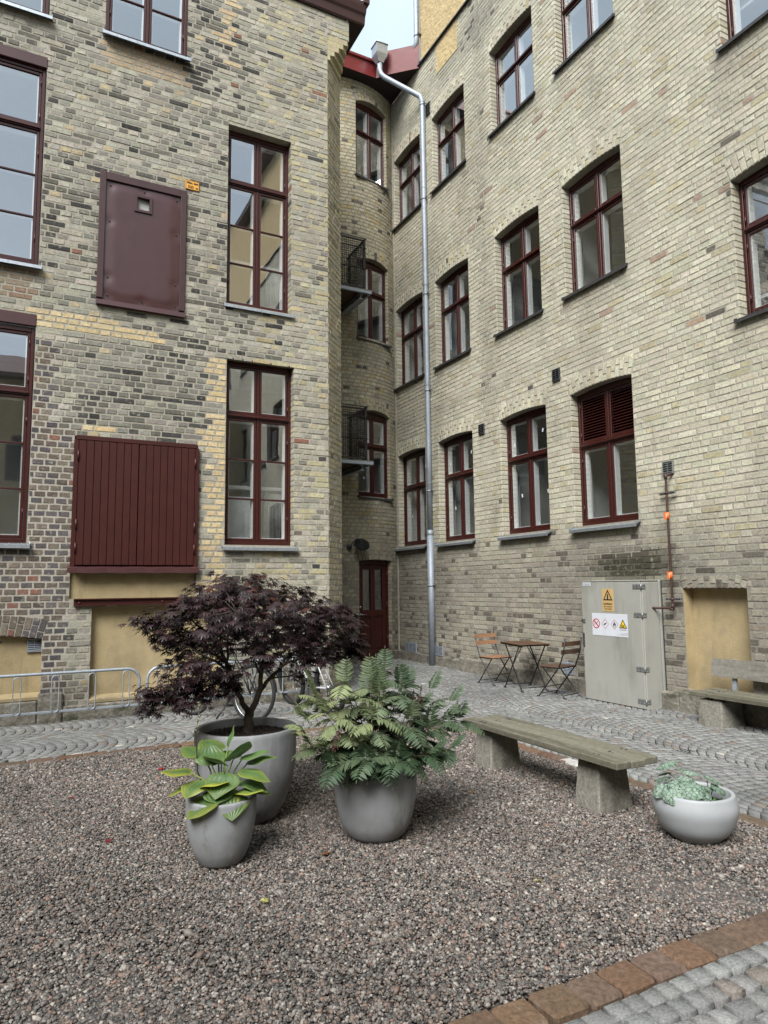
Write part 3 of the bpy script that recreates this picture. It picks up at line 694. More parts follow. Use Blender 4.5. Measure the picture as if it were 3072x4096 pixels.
# steel beam over the lower panel, lintels
p = MB(); p.box((.50, -.03, 1.305), (2.3, .04, 1.385), 'red_board'); p.box((.50, -.055, 1.305), (2.3, -.03, 1.318), 'red_board'); p.box((.50, -.055, 1.373), (2.3, -.03, 1.387), 'red_board')
for x in (.56, 1.5): p.tube([(x, -.03, 1.335), (x, -.048, 1.335)], .014, 'red_board', 8)
p.obj('steel_beam', lb)
p = MB(); p.box((-1.8, -.012, 4.60), (-.012, .03, 4.745), 'red_sheet', ch=.006); p.obj('lintel', lb)
p = MB(); p.box((-1.8, -.012, 7.90), (-.012, .03, 8.045), 'red_sheet', ch=.006); p.obj('lintel', lb)
# windows
w_ = make_window(.94, 2.50, 0, transom=.70, low_rows=3, sill='zinc', parent=lb, silldrop=.03); w_.location = (2.74, .12, 2.055)
w_ = make_window(.905, 2.57, 0, transom=.70, low_rows=3, sill='zinc', parent=lb, silldrop=.02, sillw=.02); w_.location = (2.7075, .12, 5.315)
w_ = make_window(1.02, 2.3, 0, transom=.72, low_rows=3, sill='zinc', parent=lb, silldrop=.015, sillw=-.04); w_.location = (1.15, -.015, 8.605)
fw = make_window(1.58, 2.56, 0, transom=.69, low_rows=3, sill='zinc', parent=lb, silldrop=.015, sillw=-.03); fw.location = (-.815, .03, 2.03)
d = dup(fw); d.location = (-.815, .03, 5.35); d = dup(fw); d.location = (-.815, .03, 8.58)
# sheet-metal hatch
p = MB(); z0, z1, x0, x1 = 4.99, 6.74, .63, 1.70
for a, b in (((x0, -.03, z0+.09), (x0+.075, .02, z1)), ((x1-.075, -.03, z0+.09), (x1, .02, z1)), ((x0+.075, -.03, z1-.1), (x1-.075, .02, z1))): p.box(a, b, 'dark_sheet', ch=.005)
p.hexa([(x0, -.06, z0), (x1, -.06, z0), (x1, .02, z0), (x0, .02, z0), (x0, -.05, z0+.06), (x1, -.05, z0+.06), (x1, .02, z0+.1), (x0, .02, z0+.1)], 'red_sheet')
ht = p.obj('hatch', lb)
p = MB(); nx, nz = 14, 20; X0, X1, Z0_, Z1_ = x0+.075, x1-.075, z0+.08, z1-.1
screws = [(X0+.05, Z1_-.06), (X1-.05, Z1_-.06), (X0+.05, (Z0_+Z1_)/2+.25), (X1-.05, (Z0_+Z1_)/2+.25), (X0+.05, Z0_+.3), (X1-.05, Z0_+.35), (X0+.05, Z0_+.06), (X1-.05, Z0_+.06), ((X0+X1)/2, Z0_+.05), ((X0+X1)/2, Z1_-.05)]
nx, nz = 34, 56; vs = []
for j in range(nz+1):
    for i in range(nx+1):
        x = X0+(X1-X0)*i/nx; z = Z0_+(Z1_-Z0_)*j/nz; e = min(x-X0, X1-x, z-Z0_, Z1_-z)
        b_ = min(1, e/.12)*.012+.005*(fbm(x*3, z*2.4, 50)-.5)
        for sx_, sz_ in screws: b_ -= .010*math.exp(-((x-sx_)**2+(z-sz_)**2)/.004)
        vs.append((x, -.006-b_, z))
hx0, hx1, hz0, hz1 = 1.075, 1.235, 6.33, 6.50
fs = []
for j in range(nz):
    for i in range(nx):
        cx_ = X0+(X1-X0)*(i+.5)/nx; cz_ = Z0_+(Z1_-Z0_)*(j+.5)/nz
        if hx0 < cx_ < hx1 and hz0 < cz_ < hz1: continue
        fs.append((j*(nx+1)+i, j*(nx+1)+i+1, (j+1)*(nx+1)+i+1, (j+1)*(nx+1)+i))
p.add(vs, fs, 'red_sheet', smooth=True)
for sx_, sz_ in screws: p.tube([(sx_, .0, sz_), (sx_, -.018, sz_)], .008, 'iron', 8)
p.obj('hatch_panel', ht)
p = MB()
for a, b in (((hx0-.03, -.035, hz0-.03), (hx0+.005, .03, hz1+.03)), ((hx1-.005, -.035, hz0-.03), (hx1+.03, .03, hz1+.03)), ((hx0, -.035, hz0-.03), (hx1, .03, hz0+.005)), ((hx0, -.035, hz1-.005), (hx1, .03, hz1+.03))): p.box(a, b, 'dark_sheet', ch=.003)
p.quad((hx0, .02, hz0), (hx1, .02, hz0), (hx1, .02, hz1), (hx0, .02, hz1), 'curtain')
p.obj('peep_window', ht)
# boarded double shutter
p = MB(); x0, x1, z0, z1 = .445, 1.915, 1.76, 3.33
p.box((x0+.02, -.055, z1-.055), (x1-.03, .03, z1+.0), 'red_board', ch=.004)
p.box((x0, -.05, z0), (x0+.05, .03, z1-.055), 'red_board', ch=.004); p.box((x1-.05, -.05, z0), (x1, .03, z1-.055), 'red_board', ch=.004)
sh = p.obj('shutter', lb)
for a, b in ((x0+.052, (x0+x1)/2-.003), ((x0+x1)/2+.003, x1-.052)):
    p = MB(); n = 8; bw = (b-a)/n
    for k in range(n):
        q = .004 if k % 2 else 0
        p.box((a+k*bw+.0022, -.052-q, z0+.02), (a+(k+1)*bw-.0022, -.03, z1-.06), 'red_board', ch=.0035)
    p.box((a, -.032, z0+.02), (b, -.02, z1-.06), 'void')
    xh = a-.004 if a < 1 else b+.004
    for zz in (z0+.22, z0+.5, z1-.25): p.tube([(xh, -.058, zz-.06), (xh, -.058, zz+.06)], .011, 'red_board', 8)
    p.obj('shutter_leaf', sh)
p = MB(); nS = 14; vs = []
for i in range(nS+1):
    x = x0-.03+(x1-x0+.04)*i/nS; w = .006*math.sin(i*1.9)
    vs += [(x, .0, z0+.015), (x, -.095+w, z0-.015+w), (x, -.1+w, z0-.075+w*.7)]
p.add(vs, [f for i in range(nS) for f in ((i*3, i*3+3, i*3+4, i*3+1), (i*3+1, i*3+4, i*3+5, i*3+2))], 'red_sheet'); p.obj('drip_sheet', sh)
# eaves
p = MB(); EX = 4.34
prof = [(-.03, 10.15), (-.05, 10.17), (-.07, 10.28), (-.10, 10.31), (-.13, 10.40), (-.14, 10.46), (.6, 10.75)]
vs = []; 
for x in (-6.0, EX):
    for y, z in prof: vs.append((x, y, z))
n = len(prof); fs = [(i, i+1, n+i+1, n+i) for i in range(n-1)]
p.add(vs, fs, 'dark_sheet')
p.add([(EX, y, z) for y, z in prof]+[(EX, 5.2, 10.75), (EX, 5.2, 10.15)], [tuple(range(n+2))], 'dark_sheet')
p.quad((3.73+CH, -.03, 10.152), (EX, -.03, 10.152), (EX, 5.2, 10.152), (3.73+CH, 5.2, 10.152), 'soffit')
p.quad((-6, .6, 10.75), (EX, .6, 10.75), (EX, 5.2, 12.6), (-6, 5.2, 12.6), 'roof_tile')
p.hexa([(EX-.06, -.17, 10.43), (EX+.03, -.17, 10.43), (EX+.03, 5.0, 10.43), (EX-.06, 5.0, 10.43), (EX-.06, -.17, 10.50), (EX+.03, -.17, 10.50), (EX+.03, 5.0, 10.50), (EX-.06, 5.0, 10.50)], 'dark_sheet')
p.obj('roof', lb)
# interior, kept shallow so its back wall catches more light
p = MB()
for zf in (1.5, 4.95, 8.3): p.box((-6, .36, zf-.12), (4.0, 2.2, zf), 'room_floor'); p.box((-6, .36, zf-.17), (4.0, 2.2, zf-.13), 'room_wall')
p.box((-6, 2.2, 0), (4.0, 2.3, 10.1), 'room_wall'); p.box((-6, .3, 10.05), (4.0, 4.5, 10.1), 'room_wall'); p.box((-6, .02, 10.1), (4.0, 4.5, 10.14), 'room_wall')
for x in (-6, .3, 4.03): p.box((x-.05, .36, 0), (x+.05, 2.2, 10.1), 'room_wall')
wn = [o for o in lops if o['z0'] > 2 and not (.6 < o['u0'] < .7 and o['z0'] < 7) and o['u0'] != .45]
us = sorted({-6., 4.0} | {o['u0'] for o in wn} | {o['u1'] for o in wn})
for a, b in zip(us, us[1:]):
    z = 0
    for z0_, z1_ in sorted([(o['z0'], o['z1']) for o in wn if o['u0'] < (a+b)/2 < o['u1']])+[(10.05, 10.05)]:
        if z0_ > z: p.quad((a, .36, z), (b, .36, z), (b, .36, z0_), (a, .36, z0_), 'room_wall')
        z = z1_
for o in wn:
    for uu in (o['u0'], o['u1']): p.quad((uu, o['depth'], o['z0']), (uu, .36, o['z0']), (uu, .36, o['z1']), (uu, o['depth'], o['z1']), 'room_wall')
    for zz in (o['z0'], o['z1']): p.quad((o['u0'], o['depth'], zz), (o['u1'], o['depth'], zz), (o['u1'], .36, zz), (o['u0'], .36, zz), 'room_wall')
p.obj('interior', lb)
for z in (2.86, 6.14):     # white rails inside the tall windows
    p = MB(); p.box((2.2, .5, z), (3.3, .56, z+.05), 'white_paint', ch=.005); p.box((2.35, .52, z-.7), (2.9, .6, z-.1), 'white_paint', ch=.01) if z < 3 else None
    for k in range(10): p.tube([(2.95+k*.028, .46+.012*(k % 2), z-.8), (2.95+k*.028, .46+.012*(k % 2), z-.05)], .015, 'curtain', 6)
    p.obj('radiator', lb)

# ================================================================ STAIR TOWER (round wall), centre (5.73, 13.71) radius 1.6
TC, TR = (5.73, 13.71), 1.6
tw = thing('stair_tower', 'rounded yellow brick stair tower with red door in the inner corner of the courtyard', 'building', (TC[0], TC[1], 0))
def ftw(u, z, d):
    a = u/TR; r_ = TR-d; return (r_*math.sin(a), -r_*math.cos(a), z)
def tcol(u, z, rr):
    c = lerp((.38, .345, .245), (.46, .42, .30), rr.random())
    if rr.random() < .1: c = (.42, .34, .17)
    g = max(0, min(1, (2.9-z)/1.2))*.75+max(0, fbm(u*1.2, z*.6, 77)-.55)
    c = lerp(c, (.19, .17, .135), min(.9, g*(.5+rr.random())))
    if rr.random() < .02+max(0, .9-z)*.3: c = (.10, .09, .075)
    return vary(c, .09, rr), rr.uniform(.5, 1.4)
def tmort(u, z): return lerp((.27, .25, .20), (.22, .20, .165), max(0, min(1, (2.6-z)/1.4)))
ua, ub = TR*R(-.8), TR*R(29.6)
tops = [dict(u0=ua, u1=ub, z0=.04, z1=1.985, rise=.02, ring=.27, depth=.16)]
for z0, z1 in ((3.25, 4.92), (6.46, 8.10), (9.92, 11.55)): tops.append(dict(u0=ua, u1=ub, z0=z0, z1=z1, rise=.08, ring=.25, depth=.16))
mb = MB(); wall(mb, TR*R(-50), TR*R(40.0), 0, 12.0, tops, ftw, tcol, tmort, seed=41, prot=.004, du=.11, splitfn=lambda u, z: .85, h=.0755)
mb.quad(ftw(TR*R(-50), 0, 0), (-3, -1.03, 0), (-3, -1.03, 12), ftw(TR*R(-50), 12, 0), 'mortar', (.3, .27, .2))
mb.obj('wall', tw)
cha = R(14.4); cw = 2*TR*math.sin(R(15.2)); cmid = TR*math.cos(R(15.2))
def chord(off): return ((cmid-off)*math.sin(cha), -(cmid-off)*math.cos(cha))
m0 = None
for z0, z1 in ((3.25, 4.92), (6.46, 8.10), (9.92, 11.55)):
    if m0 is None: m0 = w_ = make_window(cw-.02, 1.65, .08, transom=.62, sill='dark', parent=tw, silldrop=.02, sillw=-.02)
    else: w_ = dup(m0)
    x, y = chord(.06); w_.location = (x, y, z0+.01); w_.rotation_euler = (0, 0, cha)
# joint strip in the corner and foundation
p = MB(); p.box((XR-TC[0]-.03, YC-TC[1]-.07, .1), (XR-TC[0]-.004, YC-TC[1]-.035, 12.0), 'mortar', (.36, .34, .28)); p.obj('corner_joint', tw)
p = MB()
for a0, a1 in ((-50, -1), (30, 39.5)):
    n = 6; vs = []
    for i in range(n+1):
        a = R(a0+(a1-a0)*i/n)
        for r_, z in ((TR+.04, -.1), (TR+.04, .2), (TR-.05, .22)): vs.append((r_*math.sin(a), -r_*math.cos(a), z))
    p.add(vs, [f for i in range(n) for f in ((i*3, i*3+3, i*3+4, i*3+1), (i*3+1, i*3+4, i*3+5, i*3+2))], 'foundation')
x, y = chord(-.03); 
p.obj('foundation', tw)
p = MB(); p.box((-cw/2, -.02, -.08), (cw/2, .3, .035), 'foundation', ch=.01); p.obj('doorstep', tw, (x, y, 0), cha)
# door
p = MB(); dw, dh = cw-.02, 1.93
bar(p, -dw/2, -dw/2+.05, 0, dh+.03, 0, .1, 'red_paint'); bar(p, dw/2-.05, dw/2, 0, dh+.03, 0, .1, 'red_paint'); bar(p, -dw/2, dw/2, dh-.06, dh+.03, .002, .1, 'red_paint')
x, y = chord(.07); dr = p.obj('door', tw, (x, y, .045), cha)
p = MB(); a, b = -dw/2+.055, dw/2-.055; zt_ = dh-.07
bar(p, a, a+.085, .0, zt_, .02, .06, 'red_board'); bar(p, b-.085, b, .0, zt_, .02, .06, 'red_board'); bar(p, -.04, .04, .2, zt_-.08, .02, .06, 'red_board')
bar(p, a+.085, b-.085, 0, .2, .021, .06, 'red_board'); bar(p, a+.085, b-.085, zt_-.09, zt_, .021, .06, 'red_board'); bar(p, a+.085, b-.085, .86, .98, .019, .06, 'red_board')
for q0, q1 in ((a+.085, -.04), (.04, b-.085)):
    bar(p, q0, q1, .2, .86, .04, .055, 'red_board', .001); bar(p, q0+.03, q1-.03, .24, .78, .028, .042, 'red_board', .006)
    for e0, e1, f0, f1 in ((q0, q0+.014, .98, zt_-.09), (q1-.014, q1, .98, zt_-.09)): bar(p, e0, e1, f0, f1, .014, .03, 'red_board')
p.obj('door_leaf', dr)
p = MB()
for q0, q1 in ((a+.085, -.04), (.04, b-.085)): p.quad((q0, .045, .98), (q1, .045, .98), (q1, .045, zt_-.09), (q0, .045, zt_-.09), 'glass')
p.obj('door_glass', dr)
p = MB(); p.tube([(a+.035, .01, .90), (a+.035, -.035, .90), (a+.15, -.04, .90)], .008, 'chrome', 8); p.tube([(a+.035, .022, .90), (a+.035, .008, .90)], .022, 'chrome', 16); p.tube([(a+.035, .022, 1.04), (a+.035, .006, 1.04)], .024, 'chrome', 16); p.obj('door_handle', dr)
p = MB()
for zz in (.35, 1.0, 1.6): p.tube([(b+.004, .0, zz), (b+.004, .0, zz+.12)], .009, 'red_paint', 8)
p.obj('hinge', dr)
# tower interior
p = MB()
for zf in (.0, 2.6, 5.85, 9.3, 12.0): p.prism([(.0, -1.3), (.95, -1.0), (.97, 1.5), (-3, 1.5), (-3, -.9), (-1.2, -.9)], zf-.12, zf, 'room_wall')
for (x0_, y0_), (x1_, y1_) in (((.97, -.98), (.97, 1.5)), ((.97, 1.5), (-3, 1.5)), ((-3, 1.5), (-3, -1))): p.quad((x0_, y0_, 0), (x1_, y1_, 0), (x1_, y1_, 12), (x0_, y0_, 12), 'room_wall')
p.obj('interior', tw)
# red metal roof with eaves
p = MB(); tx, ty = TC
def T(x, y, z): return (x-tx, y-ty, z)
zS, zF = 12.02, 12.36
Pa = (4.15, 11.86); Pb = (6.07, 11.86); Pc = (6.24, 11.66); Pd = (6.74, 11.20)
wallp = [(6.74, 12.9), (4.15, 12.9)]
p.add([T(*q, zS) for q in (Pa, Pb, Pc, Pd)]+[T(*q, zS) for q in wallp], [(0, 1, 2, 3, 4, 5)], 'soffit')
def fasc(a, b, z0, z1, o0=0, o1=0):
    d_ = Vector((b[0]-a[0], b[1]-a[1])).normalized(); nrm = Vector((d_.y, -d_.x))
    A0 = (a[0]+nrm.x*o0, a[1]+nrm.y*o0); B0 = (b[0]+nrm.x*o0, b[1]+nrm.y*o0); A1 = (a[0]+nrm.x*o1, a[1]+nrm.y*o1); B1 = (b[0]+nrm.x*o1, b[1]+nrm.y*o1)
    p.quad(T(*A0, z0), T(*B0, z0), T(*B1, z1), T(*A1, z1), 'roof_red')
fasc(Pa, Pb, zS-.02, zF-.06, 0, .01); fasc(Pa, Pb, zF-.06, zF-.05, .01, .05); fasc(Pa, Pb, zF-.05, zF, .05, .05); fasc(Pa, Pb, zF, zF+.02, .05, -.12); fasc(Pa, Pb, zF+.02, zF+.2, -.12, -.20)
fasc(Pb, Pc, zS-.02, zF, 0, .0); fasc(Pc, Pd, zS-.02, zF+.12, 0, .06); fasc(Pc, Pd, zF+.12, zF+.28, .06, -.3)
p.add([T(4.15, 12.0, zF+.15), T(6.1, 12.0, zF+.15), T(6.35, 11.8, zF+.2), T(6.74, 11.5, zF+.2), T(6.74, 15.0, 13.6), T(4.15, 15.0, 13.6)], [(0, 1, 2, 3, 4, 5)], 'roof_red')
p.obj('roof', tw)

# ================================================================ GROUND
p = MB(); p.quad((-40, -40, -.03), (40, -40, -.03), (40, 40, -.03), (-40, 40, -.03), 'grout'); tag(p.obj('ground'), kind='structure')
GX0, GX1, GY0, GY1 = -2.2, 4.07, 2.17, 6.92
def in_gravel(x, y, m=0.): return GX0-m < x < GX1+m and GY0-m < y < GY1+m and (x-3.0)*.74+(y-6.92)*.98 < .05+m*1.2
def cobble(mb, q, rr, top=0.0):
    cx_ = sum(a for a, b in q)/4; cy_ = sum(b for a, b in q)/4
    j = .004; o = [(a+rr.uniform(-j, j), b+rr.uniform(-j, j)) for a, b in q]
    top = .035*max(0, min(1, (cx_-4.7)/1.5)); zt = top+rr.uniform(-.003, .003); tx_, ty_ = rr.uniform(-.03, .03), rr.uniform(-.03, .03)
    k1, k2 = .965, .88
    vs = [(a, b, -.035) for a, b in o]+[(cx_+(a-cx_)*k1, cy_+(b-cy_)*k1, zt-.006) for a, b in o]+[(cx_+(a-cx_)*k2, cy_+(b-cy_)*k2, zt+(a-cx_)*tx_+(b-cy_)*ty_) for a, b in o]
    g = .5+.5*fbm(cx_*.9, cy_*.9, 61)
    c = lerp((.15, .152, .148), (.22, .222, .214), rr.random()); c = tuple(x*g*1.25 for x in c)
    t = rr.random()
    if t < .05: c = lerp(c, (.16, .12, .095), .6)
    elif t < .058: c = (.36, .35, .31)
    mb.add(vs, [(8, 9, 10, 11), (4, 5, 9, 8), (5, 6, 10, 9), (6, 7, 11, 10), (7, 4, 8, 11), (0, 1, 5, 4), (1, 2, 6, 5), (2, 3, 7, 6), (3, 0, 4, 7)], 'granite', vary(c, .08, rr), True)
def fans(mb, ox, oy, along, width, ncol, length, keep, seed, s=.092, sag=.28):
    """segmental arches stacked along one axis"""
    rr = random.Random(seed)
    for k in range(ncol):
        a0 = -width/2; off = rr.uniform(0, s)
        rad = (width*width/4+sag*sag)/(2*sag)
        arc = lambda t: math.sqrt(max(1e-6, rad*rad-t*t))-(rad-sag)
        for n_ in range(int(length/s)+6):
            nn = max(4, int(round(width*1.18/s))); ph = rr.uniform(-.5, .5)
            ts = sorted([min(1, max(0, (i+ph+rr.uniform(-.1, .1))/nn)) for i in range(nn+1)]); ts[0] = 0; ts[-1] = 1
            for i in range(nn):
                t0, t1 = a0+width*ts[i], a0+width*ts[i+1]
                if t1-t0 < .035: continue
                b0 = n_*s-off-sag; q = []
                g = .004
                for t, e in ((t0+g, g), (t1-g, g), (t1-g, s-g), (t0+g, s-g)): q.append((k*width+width/2+t, b0+arc(t)+e))
                q = [(ox+a, oy+b) for a, b in q] if along == 'y' else [(ox+b, oy-a) for a, b in q]
                cx_ = sum(a for a, b in q)/4; cy_ = sum(b for a, b in q)/4
                if keep(cx_, cy_): cobble(mb, q, rr)
mb = MB()
def k_right(x, y): return x > 4.0 and not in_gravel(x, y, .19) and x < 6.80 and y < 11.9 and not (y > 7.05 and x < 4.3)
fans(mb, 4.1, -1.5, 'y', 1.12, 3, 14.2, lambda x, y: k_right(x, y) and x >= 4.1, 5)
def k_left(x, y): return y > 6.95 and y < 8.93 and x < 4.1 and not in_gravel(x, y, .19)
fans(mb, -1.8, 9.05, 'x', 1.02, 2, 6.2, k_left, 6)
def k_back(x, y): return y >= 8.93 and y < 12.5 and x < 4.1+.0 and x > 3.7
fans(mb, 2.9, 8.6, 'y', .6, 2, 4.2, lambda x, y: x < 4.1 and ((y > 9.0 and x > 3.8)), 8)
def tow(x, y): return math.hypot(x-TC[0], y-TC[1]) > TR+.02
rr = random.Random(12)      # rows beside the near kerb
for r_ in range(18):
    y1 = 1.998-r_*.096; x = .4+rr.uniform(0, .1)
    while x < 4.1:
        w = rr.uniform(.075, .115); wv = .010*math.sin(x*3+r_*1.7)
        wv2 = .010*math.sin((x+w)*3+r_*1.7)
        cobble(mb, [(x+.005, y1-.091+wv), (x+w-.005, y1-.091+wv2), (x+w-.005, y1-.004+wv2), (x+.005, y1-.004+wv)], rr)
        x += w
for r_ in range(7):
    y0 = 11.9+r_*.1; x = 4.15
    while x < 6.7:
        w = rr.uniform(.085, .12)
        if tow(x+w/2, y0+.05): cobble(mb, [(x+.004, y0+.004), (x+w-.004, y0+.004), (x+w-.004, y0+.096), (x+.004, y0+.096)], rr)
        x += w
tag(mb.obj('pavement'), kind='structure')
# kerb of reddish stones
mb = MB(); rr = random.Random(3)
def kerb_run(a, b, wdt, lmin, lmax):
    a = Vector(a); b = Vector(b); d_ = (b-a); Ln = d_.length; d_.normalize(); nn = Vector((-d_.y, d_.x)); t = 0
    while t < Ln-.04:
        l_ = min(rr.uniform(lmin, lmax), Ln-t); g = .005
        pts = [a+d_*(t+g), a+d_*(t+l_-g), a+d_*(t+l_-g)+nn*wdt, a+d_*(t+g)+nn*wdt]
        pts = [(q.x+rr.uniform(-.005, .005), q.y+rr.uniform(-.005, .005)) for q in pts]; zt = .006+rr.uniform(-.004, .004)
        c = vary(lerp((.135, .083, .053), (.115, .085, .064), rr.random()), .15, rr)
        if rr.random() < .05: c = (.33, .31, .27)
        mb.hexa([(x, y, -.06) for x, y in pts]+[(x, y, zt+rr.uniform(-.002, .002)) for x, y in pts], 'kerb_stone', c, ch=.014)
        t += l_
kerb_run((4.4, 2.175), (-2.0, 2.175), .165, .155, .20)
kerb_run((-2.0, 6.93), (2.98, 6.93), .12, .19, .27)
kerb_run((2.98, 6.93), (4.09, 6.10), .12, .16, .24)
kerb_run((4.09+.12, 2.2), (4.09+.12, 6.10), .12, .19, .27)
mb.box((4.09, 4.50, -.05), (4.205, 4.72, .012), 'kerb_stone', (.42, .41, .39), ch=.012)
tag(mb.obj('kerb'), kind='structure')
# gravel: a bed and real pebbles
p = MB(); nx, ny = 60, 48; vs = []
for j in range(ny+1):
    for i in range(nx+1):
        x = GX0+(GX1+.02-GX0)*i/nx; y = GY0+(GY1-GY0)*j/ny
        if not in_gravel(x, y, .0):
            k = ((x-3.0)*.74+(y-6.92)*.98-.04)
            if k > 0 and x > 3.0: x -= k*.60; y -= k*.60
        vs.append((x, y, -.016+.006*fbm(x*2, y*2, 4)))
p.add(vs, [(j*(nx+1)+i, j*(nx+1)+i+1, (j+1)*(nx+1)+i+1, (j+1)*(nx+1)+i) for j in range(ny) for i in range(nx)], 'pebble_bed', smooth=True)
tag(p.obj('gravel_bed'), kind='structure')
def pebbles():
    g = np.random.default_rng(5); t = (1+5**.5)/2
    iv = np.array([(-1, t, 0), (1, t, 0), (-1, -t, 0), (1, -t, 0), (0, -1, t), (0, 1, t), (0, -1, -t), (0, 1, -t), (t, 0, -1), (t, 0, 1), (-t, 0, -1), (-t, 0, 1)], float); iv /= np.linalg.norm(iv[0])
    fc = np.array([(0, 11, 5), (0, 5, 1), (0, 1, 7), (0, 7, 10), (0, 10, 11), (1, 5, 9), (5, 11, 4), (11, 10, 2), (10, 7, 6), (7, 1, 8), (3, 9, 4), (3, 4, 2), (3, 2, 6), (3, 6, 8), (3, 8, 9), (4, 9, 5), (2, 4, 11), (6, 2, 10), (8, 6, 7), (9, 8, 1)])
    N = 320000; x = g.uniform(GX0+1.2, GX1, N); y = g.uniform(GY0, GY1, N)
    d = np.hypot(x, y); dens = np.clip((5.2/d)**1.5, .3, 1.0); vis = (x > y*math.tan(R(-4))-.35)
    ok = (g.uniform(0, 1, N) < dens) & vis & (((x-3.0)*.74+(y-6.92)*.98) < .05)
    x, y, d = x[ok], y[ok], d[ok]; n = len(x)
    s = g.lognormal(math.log(.0070), .30, n)*np.clip(.8+d*.055, 1, 1.3)
    V = np.repeat(iv[None], n, 0)*(1+g.uniform(-.2, .2, (n, 12, 1)))
    V = V*(np.stack([g.uniform(.85, 1.45, n), g.uniform(.7, 1.05, n), g.uniform(.5, .8, n)], 1)*s[:, None])[:, None, :]
    a = g.uniform(0, 6.283, n); ca, sa = np.cos(a), np.sin(a); b = g.normal(0, .35, n); cb, sb = np.cos(b), np.sin(b)
    X, Y, Z = V[..., 0].copy(), V[..., 1].copy(), V[..., 2].copy()
    Z, X = Z*cb[:, None]+X*sb[:, None], X*cb[:, None]-Z*sb[:, None]
    V[..., 0] = X*ca[:, None]-Y*sa[:, None]+x[:, None]; V[..., 1] = X*sa[:, None]+Y*ca[:, None]+y[:, None]
    und = .008*np.sin(x*2.3+1)*np.sin(y*1.9)+.006*np.sin(x*5.1+y*3.3)
    V[..., 2] = Z+(g.uniform(-.012, .004, n)+und)[:, None]
    wet = .96+.13*np.sin(x*1.7+.6*np.sin(y*2.1))*np.sin(y*1.3+x)+.05*np.sin(x*6+y*4)
    pal = np.array([(.20, .182, .175), (.115, .105, .102), (.31, .285, .27), (.235, .175, .152), (.05, .046, .046), (.17, .135, .12), (.44, .41, .385), (.28, .19, .16), (.14, .145, .145)])
    pal = pal*np.array([1.0, .985, .93])
    c = pal[g.choice(len(pal), n, p=[.22, .20, .15, .11, .11, .08, .05, .03, .05])]*g.uniform(.8, 1.2, (n, 1))*.80*wet[:, None]
    me = bpy.data.meshes.new('gravel'); me.vertices.add(n*12); me.vertices.foreach_set('co', V.astype(np.float32).ravel())
    F = (fc[None]+(np.arange(n)*12)[:, None, None]).reshape(-1, 3).astype(np.int32); nf = len(F)
    me.loops.add(nf*3); me.loops.foreach_set('vertex_index', F.ravel()); me.polygons.add(nf)
    me.polygons.foreach_set('loop_start', (np.arange(nf)*3).astype(np.int32)); me.polygons.foreach_set('use_smooth', np.ones(nf, bool)); me.update(calc_edges=True)
    at = me.attributes.new('bcol', 'FLOAT_COLOR', 'POINT'); CC = np.ones((n, 12, 4), np.float32); CC[..., :3] = c[:, None, :]; at.data.foreach_set('color', CC.ravel())
    me.materials.append(MATS['pebble']); o = bpy.data.objects.new('gravel', me); COL.objects.link(o)
    tag(o, 'grey and pinkish pea gravel filling the kerbed bed', 'gravel', kind='stuff')
pebbles()
# drain cover
p = MB(); p.box((-.11, -.11, -.02), (.11, .11, .006), 'iron', ch=.006)
for k in range(5): p.box((-.085, -.075+k*.034, .004), (.085, -.06+k*.034, .011), 'black_steel', ch=.002)
tag(p.obj('drain_cover', None, (5.28, 4.42, .0), R(12)), 'small dark square drain cover set in the grey cobbles', 'drain cover')
# fallen leaves
def fallen(x, y, c, s, lab):
    m_ = MB(); pts = []
    for k in range(10):
        a = k*math.pi/5; r_ = s*(1 if k % 2 == 0 else .45); pts.append((r_*math.cos(a), r_*math.sin(a), .012+.006*math.sin(k*2.1)))
    m_.add([(0, 0, .008)]+pts, [(0, k+1, (k+1) % 10+1) for k in range(10)], 'maple_leaf', c)
    tag(m_.obj('fallen_leaf', None, (x, y, .004), x*7), lab, 'leaf', 'fallen leaves on the gravel')
fallen(1.05, 6.1, (.32, .02, .03), .035, 'bright red fallen leaf on the gravel near the far kerb')
fallen(.49, 4.55, (.22, .02, .03), .03, 'red fallen leaf on the gravel left of the small pot')
fallen(1.07, 3.35, (.30, .28, .08), .03, 'yellow green fallen leaf on gravel in front of the small pot')
fallen(1.55, 3.75, (.16, .06, .03), .035, 'brown fallen leaf on the gravel beside the middle pot')

for x_, y_, c_, s_, l_ in ((2.9, 4.3, (.20, .12, .04), .028, 'small brown leaf on the gravel between the middle pot and the bench'), (2.35, 2.9, (.26, .22, .07), .024, 'tiny yellow leaf on the gravel in front of the white pot'), (.35, 5.6, (.20, .02, .025), .027, 'dark red leaf on the gravel at the left edge near the kerb'), (3.1, 5.4, (.22, .15, .07), .03, 'curled tan leaf on the gravel behind the bench end')):
    fallen(x_, y_, c_, s_, l_)
